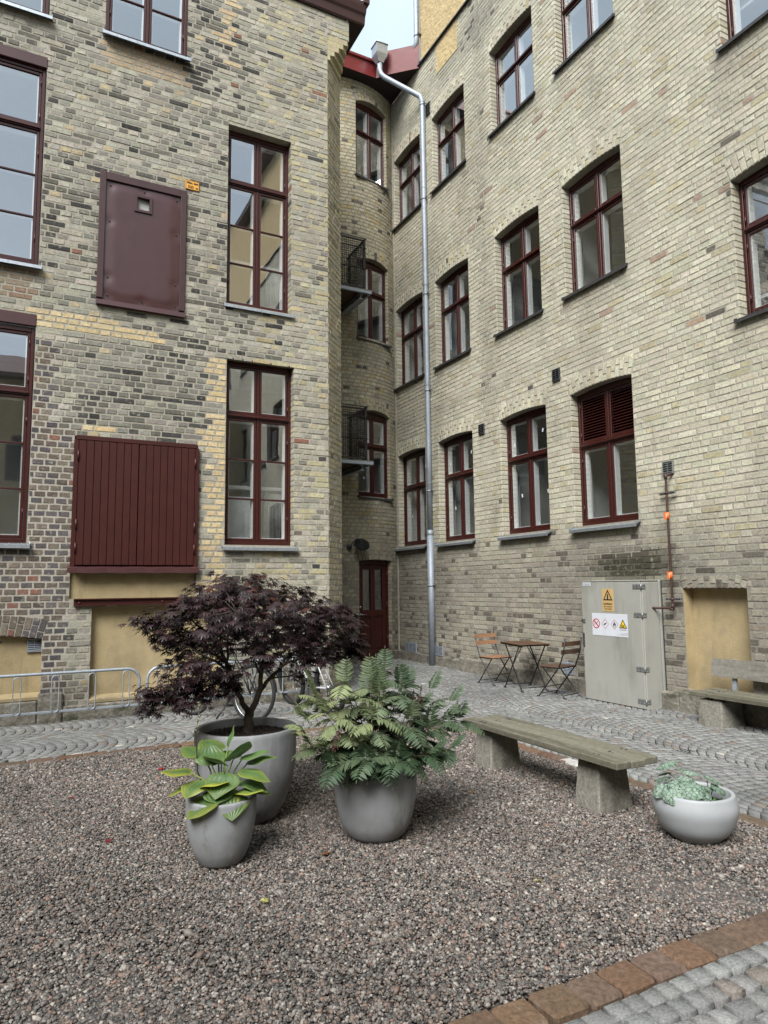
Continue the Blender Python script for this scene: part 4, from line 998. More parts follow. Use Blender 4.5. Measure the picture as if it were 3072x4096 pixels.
# ================================================================ POTS
def pot(name, label, loc, rtop, h, prof_k, m='pot_concrete', rim=.028, soil=.05, sy=1., rz=0.):
    t = thing(name, label, 'plant pot', loc, rz)
    pts = [(0, 0.001), (prof_k[0][0]*.93, .0), (prof_k[0][0], .008)]+prof_k[1:]
    P = []; Q = pts
    # smooth the outline
    ys = [q[1] for q in Q[2:]]; xs = [q[0] for q in Q[2:]]
    P = Q[:2]
    for i in range(25):
        z = h*i/24
        for a in range(len(ys)-1):
            if ys[a] <= z+1e-6 <= ys[a+1]+1e-5:
                tt = (z-ys[a])/(ys[a+1]-ys[a]); x0_, x1_ = xs[a], xs[a+1]
                m0_ = (xs[a+1]-xs[max(a-1, 0)])/(ys[a+1]-ys[max(a-1, 0)]); m1_ = (xs[min(a+2, len(xs)-1)]-xs[a])/(ys[min(a+2, len(ys)-1)]-ys[a]); H_ = ys[a+1]-ys[a]
                r_ = (2*tt**3-3*tt**2+1)*x0_+(tt**3-2*tt**2+tt)*m0_*H_+(-2*tt**3+3*tt**2)*x1_+(tt**3-tt**2)*m1_*H_
                P.append((r_, z)); break
    r1 = P[-1][0]
    P += [(r1-.003, h+.004), (r1-rim+.004, h+.004), (r1-rim, h-.001), (r1-rim-.004, h-soil-.06)]
    b = MB(); b.lathe(P, m, 72, sy=sy); b.obj('pot', t)
    s = MB(); rr = random.Random(int(h*1000)); rs = r1-rim-.002
    rings = 10; vs = [(0, 0, h-soil+.012)]; fs = []
    for i in range(1, rings+1):
        for k in range(40): a = k*math.pi/20; r_ = rs*i/rings; vs.append((r_*math.cos(a), r_*math.sin(a)*sy, h-soil+.012*(1-(i/rings)**2)+rr.uniform(-.005, .005)))
    for k in range(40): fs.append((0, 1+k, 1+(k+1) % 40))
    for i in range(rings-1):
        for k in range(40): fs.append((1+i*40+k, 1+(i+1)*40+k, 1+(i+1)*40+(k+1) % 40, 1+i*40+(k+1) % 40))
    s.add(vs, fs, 'soil', smooth=True)
    for k in range(int(900*rs*rs/.08)):
        a = rr.uniform(0, 6.28); r_ = rs*.97*math.sqrt(rr.random()); x, y = r_*math.cos(a), r_*math.sin(a)*sy; q = rr.uniform(.003, .009)
        z = h-soil+.012*(1-(r_/rs)**2)+.003; c = (.35, .32, .28) if rr.random() < .08 else vary((.03, .02, .014), .5, rr)
        if c[0] > .2: q *= .5
        d1, d2 = rr.uniform(0, 6.28), rr.uniform(-.3, .8)
        s.add([(x+q*math.cos(d1), y+q*math.sin(d1), z+q*d2), (x+q*math.cos(d1+2.1), y+q*math.sin(d1+2.1), z), (x+q*math.cos(d1+4.2), y+q*math.sin(d1+4.2), z+.001), (x, y, z+q*.8)], [(0, 1, 2), (0, 1, 3), (1, 2, 3), (2, 0, 3)], 'soil_bits', c)
    s.obj('soil', t)
    return t
pot('plant_pot', 'small grey concrete pot holding the hosta, in front of the biggest pot', (1.012, 3.965, 0), .193, .345, [(.118, 0), (.118, .008), (.152, .07), (.180, .17), (.191, .27), (.193, .345)], rim=.026, soil=.04)
pot('plant_pot', 'biggest grey concrete pot, with the dark purple maple tree growing in it', (1.335, 4.61, 0), .33, .575, [(.20, 0), (.20, .008), (.262, .11), (.312, .27), (.330, .43), (.333, .575)], rim=.034, soil=.05)
pot('plant_pot', 'grey concrete pot with the feathery green shrub, in the middle of the gravel', (1.945, 3.915, 0), .25, .425, [(.165, 0), (.165, .008), (.208, .075), (.240, .19), (.252, .32), (.252, .425)], rim=.028, soil=.04)
wp = pot('plant_pot', 'low round white glazed pot with a crack, beside the kerb at right', (3.57, 2.94, 0), .22, .265, [(.135, 0), (.135, .008), (.195, .065), (.230, .145), (.238, .20), (.222, .265)], m='pot_white', rim=.026, soil=.07)
p = MB(); pts = []
for k in range(9):
    tt = k/8; a = R(-118-26*tt*tt-6*tt); z = .275-.18*tt; r_ = np.interp(z, [.0, .07, .16, .22, .285], [.125, .185, .225, .233, .21])+.001; pts.append((r_*math.cos(a), r_*math.sin(a), z))
p.tube(pts, .0017, 'iron', 5); p.obj('crack', wp)

# ================================================================ PLANTS
def frame(n_, tdir):
    n_ = n_.normalized(); t = (tdir-n_*tdir.dot(n_)); t = t.normalized() if t.length > 1e-5 else n_.orthogonal().normalized(); return t, n_.cross(t), n_
# --- Japanese maple
def maple():
    rr = random.Random(99); root = thing('maple_tree', 'dark purple leaved Japanese maple with forked trunk growing in the biggest pot', 'tree', (1.36, 4.64, 0))
    tr = MB(); nodes = []
    def limb(pts, r0, r1, n=7):
        N = len(pts)*3; P = []
        for i in range(N+1):
            t = i/N*(len(pts)-1); k = min(int(t), len(pts)-2); f_ = t-k
            a, b = Vector(pts[k]), Vector(pts[k+1]); q = a.lerp(b, f_); q += Vector((rr.uniform(-1, 1), rr.uniform(-1, 1), rr.uniform(-.5, .5)))*.006*(i > 0); P.append(q)
        rs = [r0+(r1-r0)*(i/N)**.8 for i in range(N+1)]; tr.tube(P, rs, 'bark', n)
        for i in range(2, N+1): nodes.append((P[i], rs[i]))
        return P
    limb([(0, 0, .52), (.0, .0, .60), (.005, 0, .665)], .034, .030, 10)
    m1 = limb([(0, 0, .655), (-.045, .01, .74), (-.09, .03, .86), (-.14, .05, 1.0), (-.20, .08, 1.14), (-.24, .1, 1.3)], .022, .009)
    m2 = limb([(.005, 0, .65), (.05, -.01, .74), (.075, -.02, .84), (.09, 0, .98), (.12, .02, 1.12), (.10, .05, 1.32)], .024, .009)
    m3 = limb([(.065, -.012, .78), (.15, .03, .87), (.27, .06, .96), (.38, .08, 1.08), (.52, .10, 1.2)], .016, .007)
    subs = [([(-.10, .03, .90), (-.24, -.05, 1.02), (-.42, -.12, 1.12), (-.62, -.15, 1.20)], .011), ([(-.07, .02, .82), (-.2, -.1, .88), (-.36, -.18, .88), (-.52, -.22, .84), (-.66, -.25, .84)], .009),
            ([(.09, 0, .95), (.16, -.18, 1.06), (.24, -.34, 1.16), (.3, -.45, 1.26)], .010), ([(-.14, .05, 1.0), (-.18, -.12, 1.12), (-.22, -.3, 1.22), (-.2, -.42, 1.34)], .010),
            ([(.08, .0, .9), (.0, -.14, 1.02), (-.02, -.3, 1.14), (.02, -.44, 1.24)], .009), ([(.27, .06, .96), (.44, .02, 1.02), (.62, -.02, 1.08), (.8, -.02, 1.08)], .010),
            ([(.12, .02, 1.1), (.28, .1, 1.22), (.42, .18, 1.34)], .009), ([(-.2, .08, 1.14), (-.36, .12, 1.28), (-.46, .16, 1.4)], .009), ([(.1, .02, 1.1), (.05, .22, 1.2), (.02, .4, 1.3)], .009),
            ([(-.14, .05, 1.0), (-.28, .22, 1.1), (-.44, .34, 1.16)], .008), ([(.3, .07, .98), (.38, .25, 1.08), (.46, .42, 1.12)], .008), ([(.1, 0, 1.0), (-.06, .05, 1.2), (-.08, .0, 1.42)], .008),
            ([(.38, .08, 1.08), (.55, -.12, 1.16), (.68, -.2, 1.22)], .008), ([(.15, .03, .87), (.3, -.08, .9), (.42, -.14, .98)], .007)]
    for pts, r0 in subs: limb(pts, r0, .0035, 6)
    tips = []
    def top(x): return np.interp(x, [-.9, -.7, -.5, -.25, .0, .3, .6, .85, 1.0], [1.24, 1.36, 1.50, 1.60, 1.62, 1.58, 1.46, 1.26, 1.12])
    def bot(x): return np.interp(x, [-.9, -.7, -.45, -.25, -.05, .2, .45, .7, .9], [1.12, 1.06, .86, .88, .99, 1.0, .92, .92, .99])
    tries = 0
    while len(tips) < 470 and tries < 30000:
        tries += 1; a = rr.uniform(0, 6.283); r_ = math.sqrt(rr.random())
        x = math.cos(a)*r_*(.76 if math.cos(a) > 0 else .63); y = math.sin(a)*r_*.62
        k = math.sqrt(max(0, 1-r_*r_)); zt = top(x); zb = bot(x); zm = (zt+zb)/2
        zt2 = zm+(zt-zm)*(k*.75+.25)*(1-.25*(abs(y)/.62)**2); z = zb+(zt2-zb)*(rr.random()**.62)
        if rr.random() > .4+.6*fbm(x*5+9, (y+z)*5, 8)*1.5: continue
        tips.append(Vector((x, y, z)))
    for k in range(60):      # the low branch at the left
        tips.append(Vector((rr.uniform(-.72, -.12), rr.uniform(-.36, -.02), .0)));  tips[-1].z = np.interp(tips[-1].x, [-.86, -.6, -.2], [.87, .83, .90])+rr.uniform(-.10, .08)
    for k in range(10): tips.append(Vector((rr.uniform(.05, .4), rr.uniform(-.3, 0), rr.uniform(.86, 1.02))))
    for k in range(14): tips.append(Vector((rr.uniform(.68, .85), rr.uniform(-.2, .15), rr.uniform(.98, 1.12))))
    for k in range(12): tips.append(Vector((rr.uniform(-.80, -.58), rr.uniform(-.2, .15), rr.uniform(1.22, 1.36))))
    cr = MB(); lobes = []
    # palmate leaf outline with seven slender lobes
    def leaf(c, t, b, n_, s, colr):
        vs = [tuple(c)]; out = []
        for L_, ang in ((.55, -128), (.8, -78), (.95, -38), (1.0, 0), (.95, 38), (.8, 78), (.55, 128)):
            a = R(ang); d1 = t*math.cos(a)+b*math.sin(a)
            out.append((d1, L_))
        idx = []; base = len(vs)
        for i, (d1, L_) in enumerate(out):
            sd_ = n_.cross(d1)
            mid = c+d1*s*L_*.5; w = s*.115
            vs += [tuple(c+d1*s*.10+sd_*s*.06), tuple(c+d1*s*.10-sd_*s*.06), tuple(mid+sd_*w-n_*s*.05), tuple(mid-sd_*w-n_*s*.05), tuple(c+d1*s*L_-n_*s*.22*L_)]
            o_ = base+i*5; idx += [(0, o_, o_+2, o_+3, o_+1) if False else (0, o_+1, o_+3, o_+2, o_), (o_+2, o_+3, o_+4)]
        cr.add(vs, idx, 'maple_leaf', colr)
    pos = np.array([tuple(q[0]) for q in nodes])
    for tp in tips:
        d_ = np.linalg.norm((pos-np.array(tp))*np.array([1, 1, 1.3]), axis=1)+.4*np.maximum(0, pos[:, 2]-tp.z)
        j = int(np.argmin(d_)); a = Vector(pos[j]); mid = a.lerp(tp, .5)+Vector((rr.uniform(-.03, .03), rr.uniform(-.03, .03), rr.uniform(.0, .05)))
        tr.tube([a, mid, tp], [.0028, .0021, .0012], 'bark', 4)
        od = Vector((tp.x, tp.y, 0)); od = od.normalized() if od.length > .05 else Vector((1, 0, 0))
        od = (od+Vector((rr.uniform(-.6, .6), rr.uniform(-.6, .6), 0))).normalized()
        nl = rr.randint(8, 12)
        for k in range(nl):
            f_ = k/nl; q = mid.lerp(tp, .2+.8*f_)+od*(.10*max(0, f_-.4))+Vector((rr.uniform(-.045, .045), rr.uniform(-.045, .045), rr.uniform(-.035, .03)))
            dr_ = (od+Vector((rr.uniform(-.9, .9), rr.uniform(-.9, .9), rr.uniform(-.75, -.05)))).normalized()
            up = Vector((rr.uniform(-.5, .5)+od.x*.4, rr.uniform(-.5, .5)+od.y*.4, 1.0)); t, b, n_ = frame(up, dr_)
            t_ = rr.random(); c = lerp((.012, .0056, .0064), (.032, .0135, .0155), t_)
            if tp.z > 1.38 and rr.random() < .18: c = (.055, .014, .008)
            if rr.random() < .03: c = (.045, .015, .018)
            leaf(q, t, b, n_, rr.uniform(.034, .052), vary(c, .2, rr))
    tr.obj('trunk', root); cr.obj('crown', root)
maple()
# --- false spiraea
def shrub():
    rr = random.Random(31); root = thing('shrub', 'feathery green shrub with compound leaves and rusty seed heads in the middle concrete pot', 'shrub', (1.945, 3.915, 0))
    st = MB(); lf = MB(); sh_ = MB()
    def frond(base, d0, L_, colr, droop, w=.055):
        d_ = d0.normalized(); side = d_.cross(Vector((0, 0, 1))); side = side.normalized() if side.length > .1 else Vector((1, 0, 0)); P = [base]; dd = d_.copy(); n = 11
        for i in range(n):
            dd = (dd+Vector((0, 0, -droop/n))).normalized(); P.append(P[-1]+dd*L_/n)
        st.tube(P[::3]+[P[-1]], [.0022, .0018, .0014, .001, .0008][:len(P[::3]+[P[-1]])], 'stem_green', 4, lerp(colr, (.12, .09, .04), .3))
        for i in range(2, n+1):
            f_ = i/n; wl = w*math.sin(math.pi*min(1, .22+f_*.72))**.8*1.15; tg = (P[i]-P[i-1]).normalized(); up = side.cross(tg).normalized()
            if up.z < 0: up = -up
            for sgn in ((-1, 1) if i < n else (0,)):
                ld = (side*sgn*1.0+tg*.42+up*-.22*abs(sgn)+Vector((rr.uniform(-.12, .12), rr.uniform(-.12, .12), rr.uniform(-.15, .1)))).normalized() if sgn else tg
                wd = ld.cross(up).normalized()*wl*.165; b = P[i]; n2 = wd.cross(ld).normalized(); n2 = n2 if n2.z > 0 else -n2
                q1 = b+ld*wl*.35; q2 = b+ld*wl*.72-n2*wl*.05; e = b+ld*wl*1.12-n2*wl*.16
                lf.add([tuple(b), tuple(q1+wd+n2*.001), tuple(q1-n2*wl*.03), tuple(q1-wd+n2*.001), tuple(q2+wd*.72), tuple(q2-n2*wl*.03), tuple(q2-wd*.72), tuple(e)],
                       [(0, 2, 1), (0, 3, 2), (1, 2, 5, 4), (2, 3, 6, 5), (4, 5, 7), (5, 6, 7)], 'green_leaf', vary(colr, .1, rr))
    def colfor(p_):
        c = lerp((.045, .075, .038), (.095, .135, .078), rr.random())
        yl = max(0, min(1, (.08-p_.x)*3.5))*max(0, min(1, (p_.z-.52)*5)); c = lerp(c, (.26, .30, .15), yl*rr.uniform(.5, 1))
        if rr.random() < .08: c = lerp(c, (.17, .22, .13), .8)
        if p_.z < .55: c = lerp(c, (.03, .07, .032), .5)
        return c
    stems = []
    tg = [(-.20, 0, .90), (.0, .05, .90), (.16, -.05, .86), (-.33, -.06, .74), (.30, .0, .70), (.48, -.02, .62), (-.12, -.2, .72), (.12, -.22, .68), (.05, .2, .80), (-.3, .15, .80), (.28, .18, .80), (-.42, .0, .56), (.2, -.3, .50), (-.2, -.3, .52), (.40, -.2, .48), (.62, .05, .60), (0, -.1, .80), (.12, .1, .94), (-.1, .12, .84), (-.02, -.32, .5), (.35, -.05, .58), (-.35, -.2, .48)]
    for i, t_ in enumerate(tg):
        a = rr.uniform(0, 6.28); b0 = Vector((t_[0]*.22+rr.uniform(-.05, .05), t_[1]*.22+rr.uniform(-.05, .05), .38)); tip = Vector(t_); m_ = b0.lerp(tip, .5)+Vector((t_[0]*-.10, t_[1]*-.1, .05))
        P = [b0.lerp(m_, k/4).lerp(m_.lerp(tip, k/4), k/4) for k in range(5)]; st.tube(P, [.0045, .004, .0033, .0026, .0018], 'stem_green', 5, (.10, .06, .035)); stems.append((P, tip))
        n = 8
        for k in range(n):
            f_ = .25+.75*k/(n-1); kk = f_*4; i0 = min(3, int(kk)); q = P[i0].lerp(P[i0+1], kk-i0)
            ang = k*2.4+i*1.3; od = Vector((t_[0], t_[1], 0))*.9
            d_ = Vector((math.cos(ang), math.sin(ang), .45))+od*1.1
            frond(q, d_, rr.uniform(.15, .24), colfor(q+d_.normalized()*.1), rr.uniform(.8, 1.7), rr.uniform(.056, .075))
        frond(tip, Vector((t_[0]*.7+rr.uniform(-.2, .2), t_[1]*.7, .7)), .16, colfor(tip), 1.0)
    for x, y, z in ((-.16, .1, .86), (.06, .1, .88), (.2, .05, .84), (.42, .05, .80), (-.34, .1, .86), (.54, .0, .72), (-.44, -.02, .70), (.3, .15, .82), (-.02, -.1, .84)):
        b0 = Vector((x*.3, y*.3, .5)); tip = Vector((x, y, z)); st.tube([b0, b0.lerp(tip, .5)+Vector((-x*.08, 0, .03)), tip], [.003, .0024, .0016], 'stem_green', 5, (.11, .08, .04))
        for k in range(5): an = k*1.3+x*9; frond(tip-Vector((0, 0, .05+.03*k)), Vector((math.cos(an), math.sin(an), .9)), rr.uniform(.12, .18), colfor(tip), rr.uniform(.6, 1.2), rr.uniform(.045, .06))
        frond(tip, Vector((x*.8, y, .9)), .17, colfor(tip), .8, .055)
    for k in range(26):       # drooping fringe over the rim
        a = k*2*math.pi/26+rr.uniform(-.1, .1); r_ = .15
        d_ = Vector((math.cos(a), math.sin(a), .5)); frond(Vector((math.cos(a)*r_, math.sin(a)*r_, rr.uniform(.43, .55))), d_, rr.uniform(.17, .26), colfor(Vector((d_.x*.2, d_.y*.2, .45))), rr.uniform(1.3, 2.2), .07)
    for x, y, z, L_ in ((.10, .12, .98, .12), (.26, -.05, .80, .12), (.56, .0, .66, .13), (-.26, .1, .82, .10), (.22, -.02, .78, .1), (-.35, -.12, .62, .07)):
        b = Vector((x, y, z-.14)); tpp = Vector((x+.05, y, z+L_*.6)); st.tube([b-Vector((x*.3, y*.3, .1)), b, tpp], [.0024, .002, .0012], 'stem_green', 4, (.09, .055, .035))
        for k in range(95):
            f_ = rr.random(); q = b.lerp(tpp, .35+.65*f_)+Vector((rr.uniform(-1, 1), rr.uniform(-1, 1), rr.uniform(-1, 1)))*.022*(1.1-f_)
            s = rr.uniform(.0022, .0042); sh_.add([(q.x-s, q.y, q.z), (q.x+s, q.y, q.z), (q.x, q.y+s, q.z), (q.x, q.y-s, q.z), (q.x, q.y, q.z+s), (q.x, q.y, q.z-s)], [(0, 2, 4), (2, 1, 4), (1, 3, 4), (3, 0, 4), (2, 0, 5), (1, 2, 5), (3, 1, 5), (0, 3, 5)], 'soil_bits', vary((.10, .035, .022), .3, rr))
    st.obj('stems', root); lf.obj('foliage', root); sh_.obj('seed_heads', root)
shrub()
# --- hosta
def hosta():
    rr = random.Random(5); root = thing('hosta_plant', 'green and yellow hosta with broad ribbed leaves and a thin dried flower stalk', 'plant', (1.012, 3.965, 0))
    ca, sa = math.cos(R(-25)), math.sin(R(-25))
    cam_r = Vector((ca, sa, 0)); cam_f = Vector((-sa, ca, 0))
    # (right, away, z of leaf base, length, pointing right, pointing away, up, yellow, width)
    Ls = [(-.17, -.02, .46, .17, -1, -.1, -.12, .75, .5), (-.12, .06, .53, .16, -.8, .3, .05, .35, .62), (-.05, .10, .55, .15, -.6, .5, .1, .3, .6), (-.10, -.05, .44, .15, -.3, -.7, -.15, .5, .6), (-.18, .0, .40, .12, -.95, -.2, -.25, .95, .45),
          (-.07, -.09, .43, .17, .9, -.5, .05, .85, .42), (.02, .06, .58, .14, .35, .1, .95, .1, .42), (.06, .02, .52, .16, .2, -.1, .0, .1, .7), (.11, .02, .52, .17, .95, .1, .05, .1, .42), (.14, .05, .49, .17, 1, .2, .0, .12, .42),
          (.12, -.04, .47, .17, .95, -.2, -.2, .4, .55), (.13, -.02, .43, .15, .9, -.3, -.25, .1, .55), (.10, -.06, .385, .16, .95, -.3, -.1, .8, .48), (.14, .0, .40, .15, .9, .1, -.3, .45, .5), (.03, -.08, .46, .14, -.2, -.8, -.55, .2, .75),
          (.07, -.10, .37, .13, .2, -.8, -.6, .15, .75), (.04, -.10, .40, .13, .3, -.7, -.7, .5, .6), (-.03, -.11, .37, .16, -.8, -.6, -.45, .4, .75), (.0, -.08, .40, .12, .1, -.8, -.2, .1, .7), (-.06, .0, .50, .15, -.2, .5, .3, .2, .6), (0, .1, .50, .14, .1, 1, .0, .2, .6), (.0, -.02, .5, .15, -.4, -.5, .2, .2, .6)]
    stk = MB()
    for i, (rx, aw, z, L_, dr_, da, du_, ye, wk) in enumerate(Ls):
        z += .02*(z > .45); du_ += .28*(du_ > -.15); b = cam_r*rx+cam_f*aw+Vector((0, 0, z)); d_ = (cam_r*dr_+cam_f*da+Vector((0, 0, du_))).normalized()
        base = cam_r*(rx*.15)+cam_f*(aw*.2)+Vector((0, 0, .31)); m_ = base.lerp(b, .55)+Vector((0, 0, .04))
        stk.tube([base, m_, b.lerp(m_, .3), b], [.0055, .0045, .004, .0032], 'stem_green', 6, lerp((.14, .22, .05), (.25, .30, .06), ye))
        side = d_.cross(Vector((0, 0, 1))); side = side.normalized() if side.length > .15 else cam_r; up = side.cross(d_).normalized()
        if up.z < -.2: up = -up
        nu, nv = 14, 14; vs = []; cs = []
        for u in range(nu+1):
            t = u/nu; wv = L_*min(wk*1.0, .72)*(math.sin(math.pi*min(1, t**.62*.98+.02))**.85)*(1.0 if t < .9 else 1-(t-.9)*4)
            cen = b+d_*L_*t+Vector((0, 0, -1))*L_*.13*t*t
            for v in range(nv+1):
                s_ = v/nv*2-1; bend = -.35*abs(s_)**1.6*wv*.5+wv*.16*abs(s_)
                rib = .0016*math.cos(s_*math.pi*7)*math.sin(math.pi*min(1, t*1.05)); heart = -L_*.10*abs(s_)**1.5*max(0, 1-t*3)
                vs.append(tuple(cen+side*wv*s_+up*(bend+rib+.004*math.sin(t*9+i))+d_*heart))
        m = MB(); fs = []
        for u in range(nu):
            for v in range(nv):
                e = abs((v+.5)/nv*2-1); t = (u+.5)/nu; g_ = lerp((.075, .155, .055), (.12, .22, .075), hsh(i, 3)); y_ = lerp((.36, .40, .05), (.50, .45, .05), hsh(i, 5))
                k = min(1, max(0, ye*.95*(e**1.5+.5*t*t)+.25*(fbm(u*.5+i, v*.5, i)-.5)*ye)); c = lerp(g_, y_, k); c = tuple(x*(1-.22*((v % 2) == 0)) for x in c)
                m.add([vs[u*(nv+1)+v], vs[u*(nv+1)+v+1], vs[(u+1)*(nv+1)+v+1], vs[(u+1)*(nv+1)+v]], [(0, 1, 2, 3)], 'hosta_leaf', c, True)
        m.obj('leaf', root)
    stk.obj('stems', root)
    fl = MB(); x0_ = cam_r*-.13; P = [cam_r*-.06+Vector((0, 0, .31)), cam_r*-.135+Vector((0, 0, .48)), cam_r*-.145+Vector((0, 0, .66)), cam_r*-.128+Vector((0, 0, .86))]
    fl.tube(P, [.0045, .004, .0036, .0028], 'stem_green', 6, (.03, .035, .02))
    for k in range(16):
        z = .68+k*.012; q = cam_r*(-.142+.0008*k)+Vector((0, 0, z)); s = Vector((rr.uniform(-1, 1), rr.uniform(-1, 1), rr.uniform(-1.2, .2)))*.014
        fl.tube([q, q+s*.5, q+s], [.0015, .0036, .001], 'stem_green', 4, (.30, .27, .17))
    fl.obj('flower_stalk', root)
hosta()
# --- silver leaved plant in the white pot
def silver():
    rr = random.Random(8); root = thing('silver_leaf_plant', 'silvery round leaved plant with dark veins sprawling in the white pot', 'plant', (3.57, 2.94, 0)); st = MB()
    ca, sa = math.cos(R(-47)), math.sin(R(-47)); cr_ = Vector((ca, sa, 0)); cf = Vector((-sa, ca, 0))
    Ls = [(-.15, -.20, .325, .085, -.2, -.9, .25, 0), (-.25, -.14, .32, .062, -.7, -.6, .2, 0), (-.03, -.17, .35, .085, .1, -.8, .5, 0), (-.18, .0, .45, .075, -.8, -.1, .9, .0), (-.02, .02, .40, .062, .2, .1, 1, 0), (-.22, -.02, .36, .06, -.6, .2, .9, .6), (-.12, -.08, .36, .06, -.2, -.4, .9, .1),
          (-.07, .10, .40, .055, 0, .5, 1, .3), (.14, .02, .37, .07, .9, .1, .9, .5), (.17, -.04, .33, .06, .9, -.3, .6, .4), (.05, -.12, .31, .06, .3, -.8, .6, .3), (.08, -.05, .33, .05, .4, -.2, 1, .6), (-.06, -.05, .38, .06, -.1, -.2, 1, .2), (-.2, .08, .37, .055, -.6, .5, .9, .5)]
    for i, (rx, aw, z, s, nx_, ny_, nz_, dk) in enumerate(Ls):
        rx *= .76; aw *= .78; z = z*.93; s *= .86
        c = cr_*rx+cf*aw+Vector((0, 0, z)); n_ = (cr_*nx_*.6+cf*ny_*.6+Vector((0, 0, nz_+.3))).normalized(); t, b, n_ = frame(n_, (cr_*nx_+cf*ny_+Vector((0, 0, -.3))))
        m = MB(); K_ = 28; rings = 4; vs = [tuple(c)]
        for r_ in range(1, rings+1):
            for k in range(K_):
                a = 2*math.pi*k/K_; f_ = r_/rings; rad = s*f_*(1+.05*math.cos(9*a)*(r_ == rings)+.14*math.cos(a)-.12*math.exp(-((a-math.pi)/.35)**2))
                vs.append(tuple(c+(t*math.cos(a)+b*math.sin(a))*rad+n_*(-.25*s*f_*f_+.05*s*math.cos(7*a)*f_)))
        col_ = lambda e: vary(lerp(lerp((.20, .29, .22), (.30, .39, .32), hsh(i, 2)), (.06, .10, .06), dk*.7+e), .07, rr)
        for k in range(K_): m.add([vs[0], vs[1+k], vs[1+(k+1) % K_]], [(0, 1, 2)], 'silver_leaf', col_(0), True)
        for r_ in range(rings-1):
            for k in range(K_): m.add([vs[1+r_*K_+k], vs[1+(r_+1)*K_+k], vs[1+(r_+1)*K_+(k+1) % K_], vs[1+r_*K_+(k+1) % K_]], [(0, 1, 2, 3)], 'silver_leaf', col_(.35 if r_ == rings-2 else 0), True)
        m.obj('leaf', root)
        b0 = cr_*(rx*.3+.05)+cf*(aw*.2)+Vector((0, 0, .20)); q = c-t*s*.5-n_*.01; st.tube([b0, b0.lerp(q, .6)+Vector((0, 0, .03)), q], [.003, .0028, .0022], 'stem_green', 6, (.18, .19, .10))
    for rx, aw in ((.18, -.08), (-.0, -.0), (.12, -.12)):
        q = cr_*rx*.7+cf*aw*.7+Vector((0, 0, .225))
        for a in range(4):
            d_ = Vector((math.cos(a*1.6), math.sin(a*1.6), .8)); e = q+d_*.035; w = Vector((-d_.y, d_.x, 0))*.008; st.add([tuple(q), tuple(q.lerp(e, .5)+w), tuple(e), tuple(q.lerp(e, .5)-w)], [(0, 1, 2, 3)], 'green_leaf', (.09, .20, .05))
    st.obj('stems', root)
silver()

# ================================================================ FIXTURES ON THE WALLS
def vent(label, loc, rz, w, h, n, m='iron', mf='galv', bars=2, group=None):
    t = thing('wall_vent', label, 'vent', loc, rz, group)
    b = MB(); b.quad((-w/2, -.006, 0), (w/2, -.006, 0), (w/2, -.006, h), (-w/2, -.006, h), 'void'); b.obj('opening', t)
    f = MB(); q = .012
    for a, c in (((-w/2-q, -.018, -q), (-w/2, .01, h+q)), ((w/2, -.018, -q), (w/2+q, .01, h+q)), ((-w/2, -.018, -q), (w/2, .01, 0)), ((-w/2, -.018, h), (w/2, .01, h+q))): f.box(a, c, mf, ch=.002)
    f.obj('frame', t)
    s = MB()
    for k in range(n):
        z = h*(k+.5)/n; s.hexa([(-w/2, -.02, z-.006), (w/2, -.02, z-.006), (w/2, -.006, z+.004), (-w/2, -.006, z+.004), (-w/2, -.02, z-.002), (w/2, -.02, z-.002), (w/2, -.006, z+.009), (-w/2, -.006, z+.009)], mf)
    for k in range(1, bars): x = -w/2+w*k/bars; s.box((x-.004, -.021, 0), (x+.004, -.008, h), mf)
    s.obj('slats', t)
Q = R(-90)
vg = 'vents in the right brick wall'
vent('low louvred vent just left of the downpipe near the ground', (XR-.012, 11.93, .215), Q, .40, .16, 7, bars=3, group=vg)
vent('low louvred vent just right of the downpipe near the ground', (XR-.012, 10.90, .225), Q, .24, .15, 7, group=vg)
vent('low louvred vent behind the right bistro chair', (XR-.012, 7.51, .255), Q, .18, .14, 7, group=vg)
vent('small dark vent between the lower windows beside the third window from the right', (XR-.012, 9.40, 4.03), Q, .13, .15, 5, mf='iron', group=vg)
vent('small dark vent above and left of the window with the slatted upper half', (XR-.012, 7.52, 4.44), Q, .13, .15, 5, mf='iron', group=vg)
vent('square vent just above the top of the brown gas pipe', (XR-.012, 5.65, 2.79), Q, .13, .13, 5, mf='steel_plate', group=vg)
vent('highest small vent beside the bend of the downpipe under the red roof', (XR-.012, 10.92, 10.80), Q, .12, .22, 8, mf='iron', group=vg)
vent('grey vent in the yellow plastered recess at far left', (.112, YL+.088, .80), 0, .13, .125, 6)

# downpipe with hopper
dp = thing('downpipe', 'galvanised downpipe with square hopper running down the right wall to the cobbles', 'downpipe', (6.69, 11.06, 0))
p = MB(); H_ = (6.02-6.69, 11.6-11.06)
pts = [(H_[0], H_[1], 12.16), (H_[0], H_[1], 11.98), (H_[0]+.02, H_[1]-.02, 11.88), (H_[0]+.08, H_[1]-.06, 11.80), (-.10, .09, 11.34), (-.03, .02, 11.26), (0, 0, 11.14), (0, 0, 8), (0, 0, 4), (0, 0, 2.5)]
p.tube(pts, .052, 'galv', 18); p.tube([(0, 0, 2.52), (0, 0, 2.4)], .060, 'galv', 18); p.tube([(0, 0, 2.42), (0, 0, .0)], .064, 'galv', 18)
for z in (11.12, 9.3, 7.3, 5.3, 3.4): p.tube([(0, 0, z), (0, 0, z+.012)], .056, 'galv', 18)
p.obj('pipe', dp)
p = MB(); a, b = .155, .105; x, y = H_
def ring(s, z): return [(x-s, y-s, z), (x+s, y-s, z), (x+s, y+s, z), (x-s, y+s, z)]
R_ = [ring(.056, 12.12), ring(.122, 12.28), ring(.122, 12.50)]
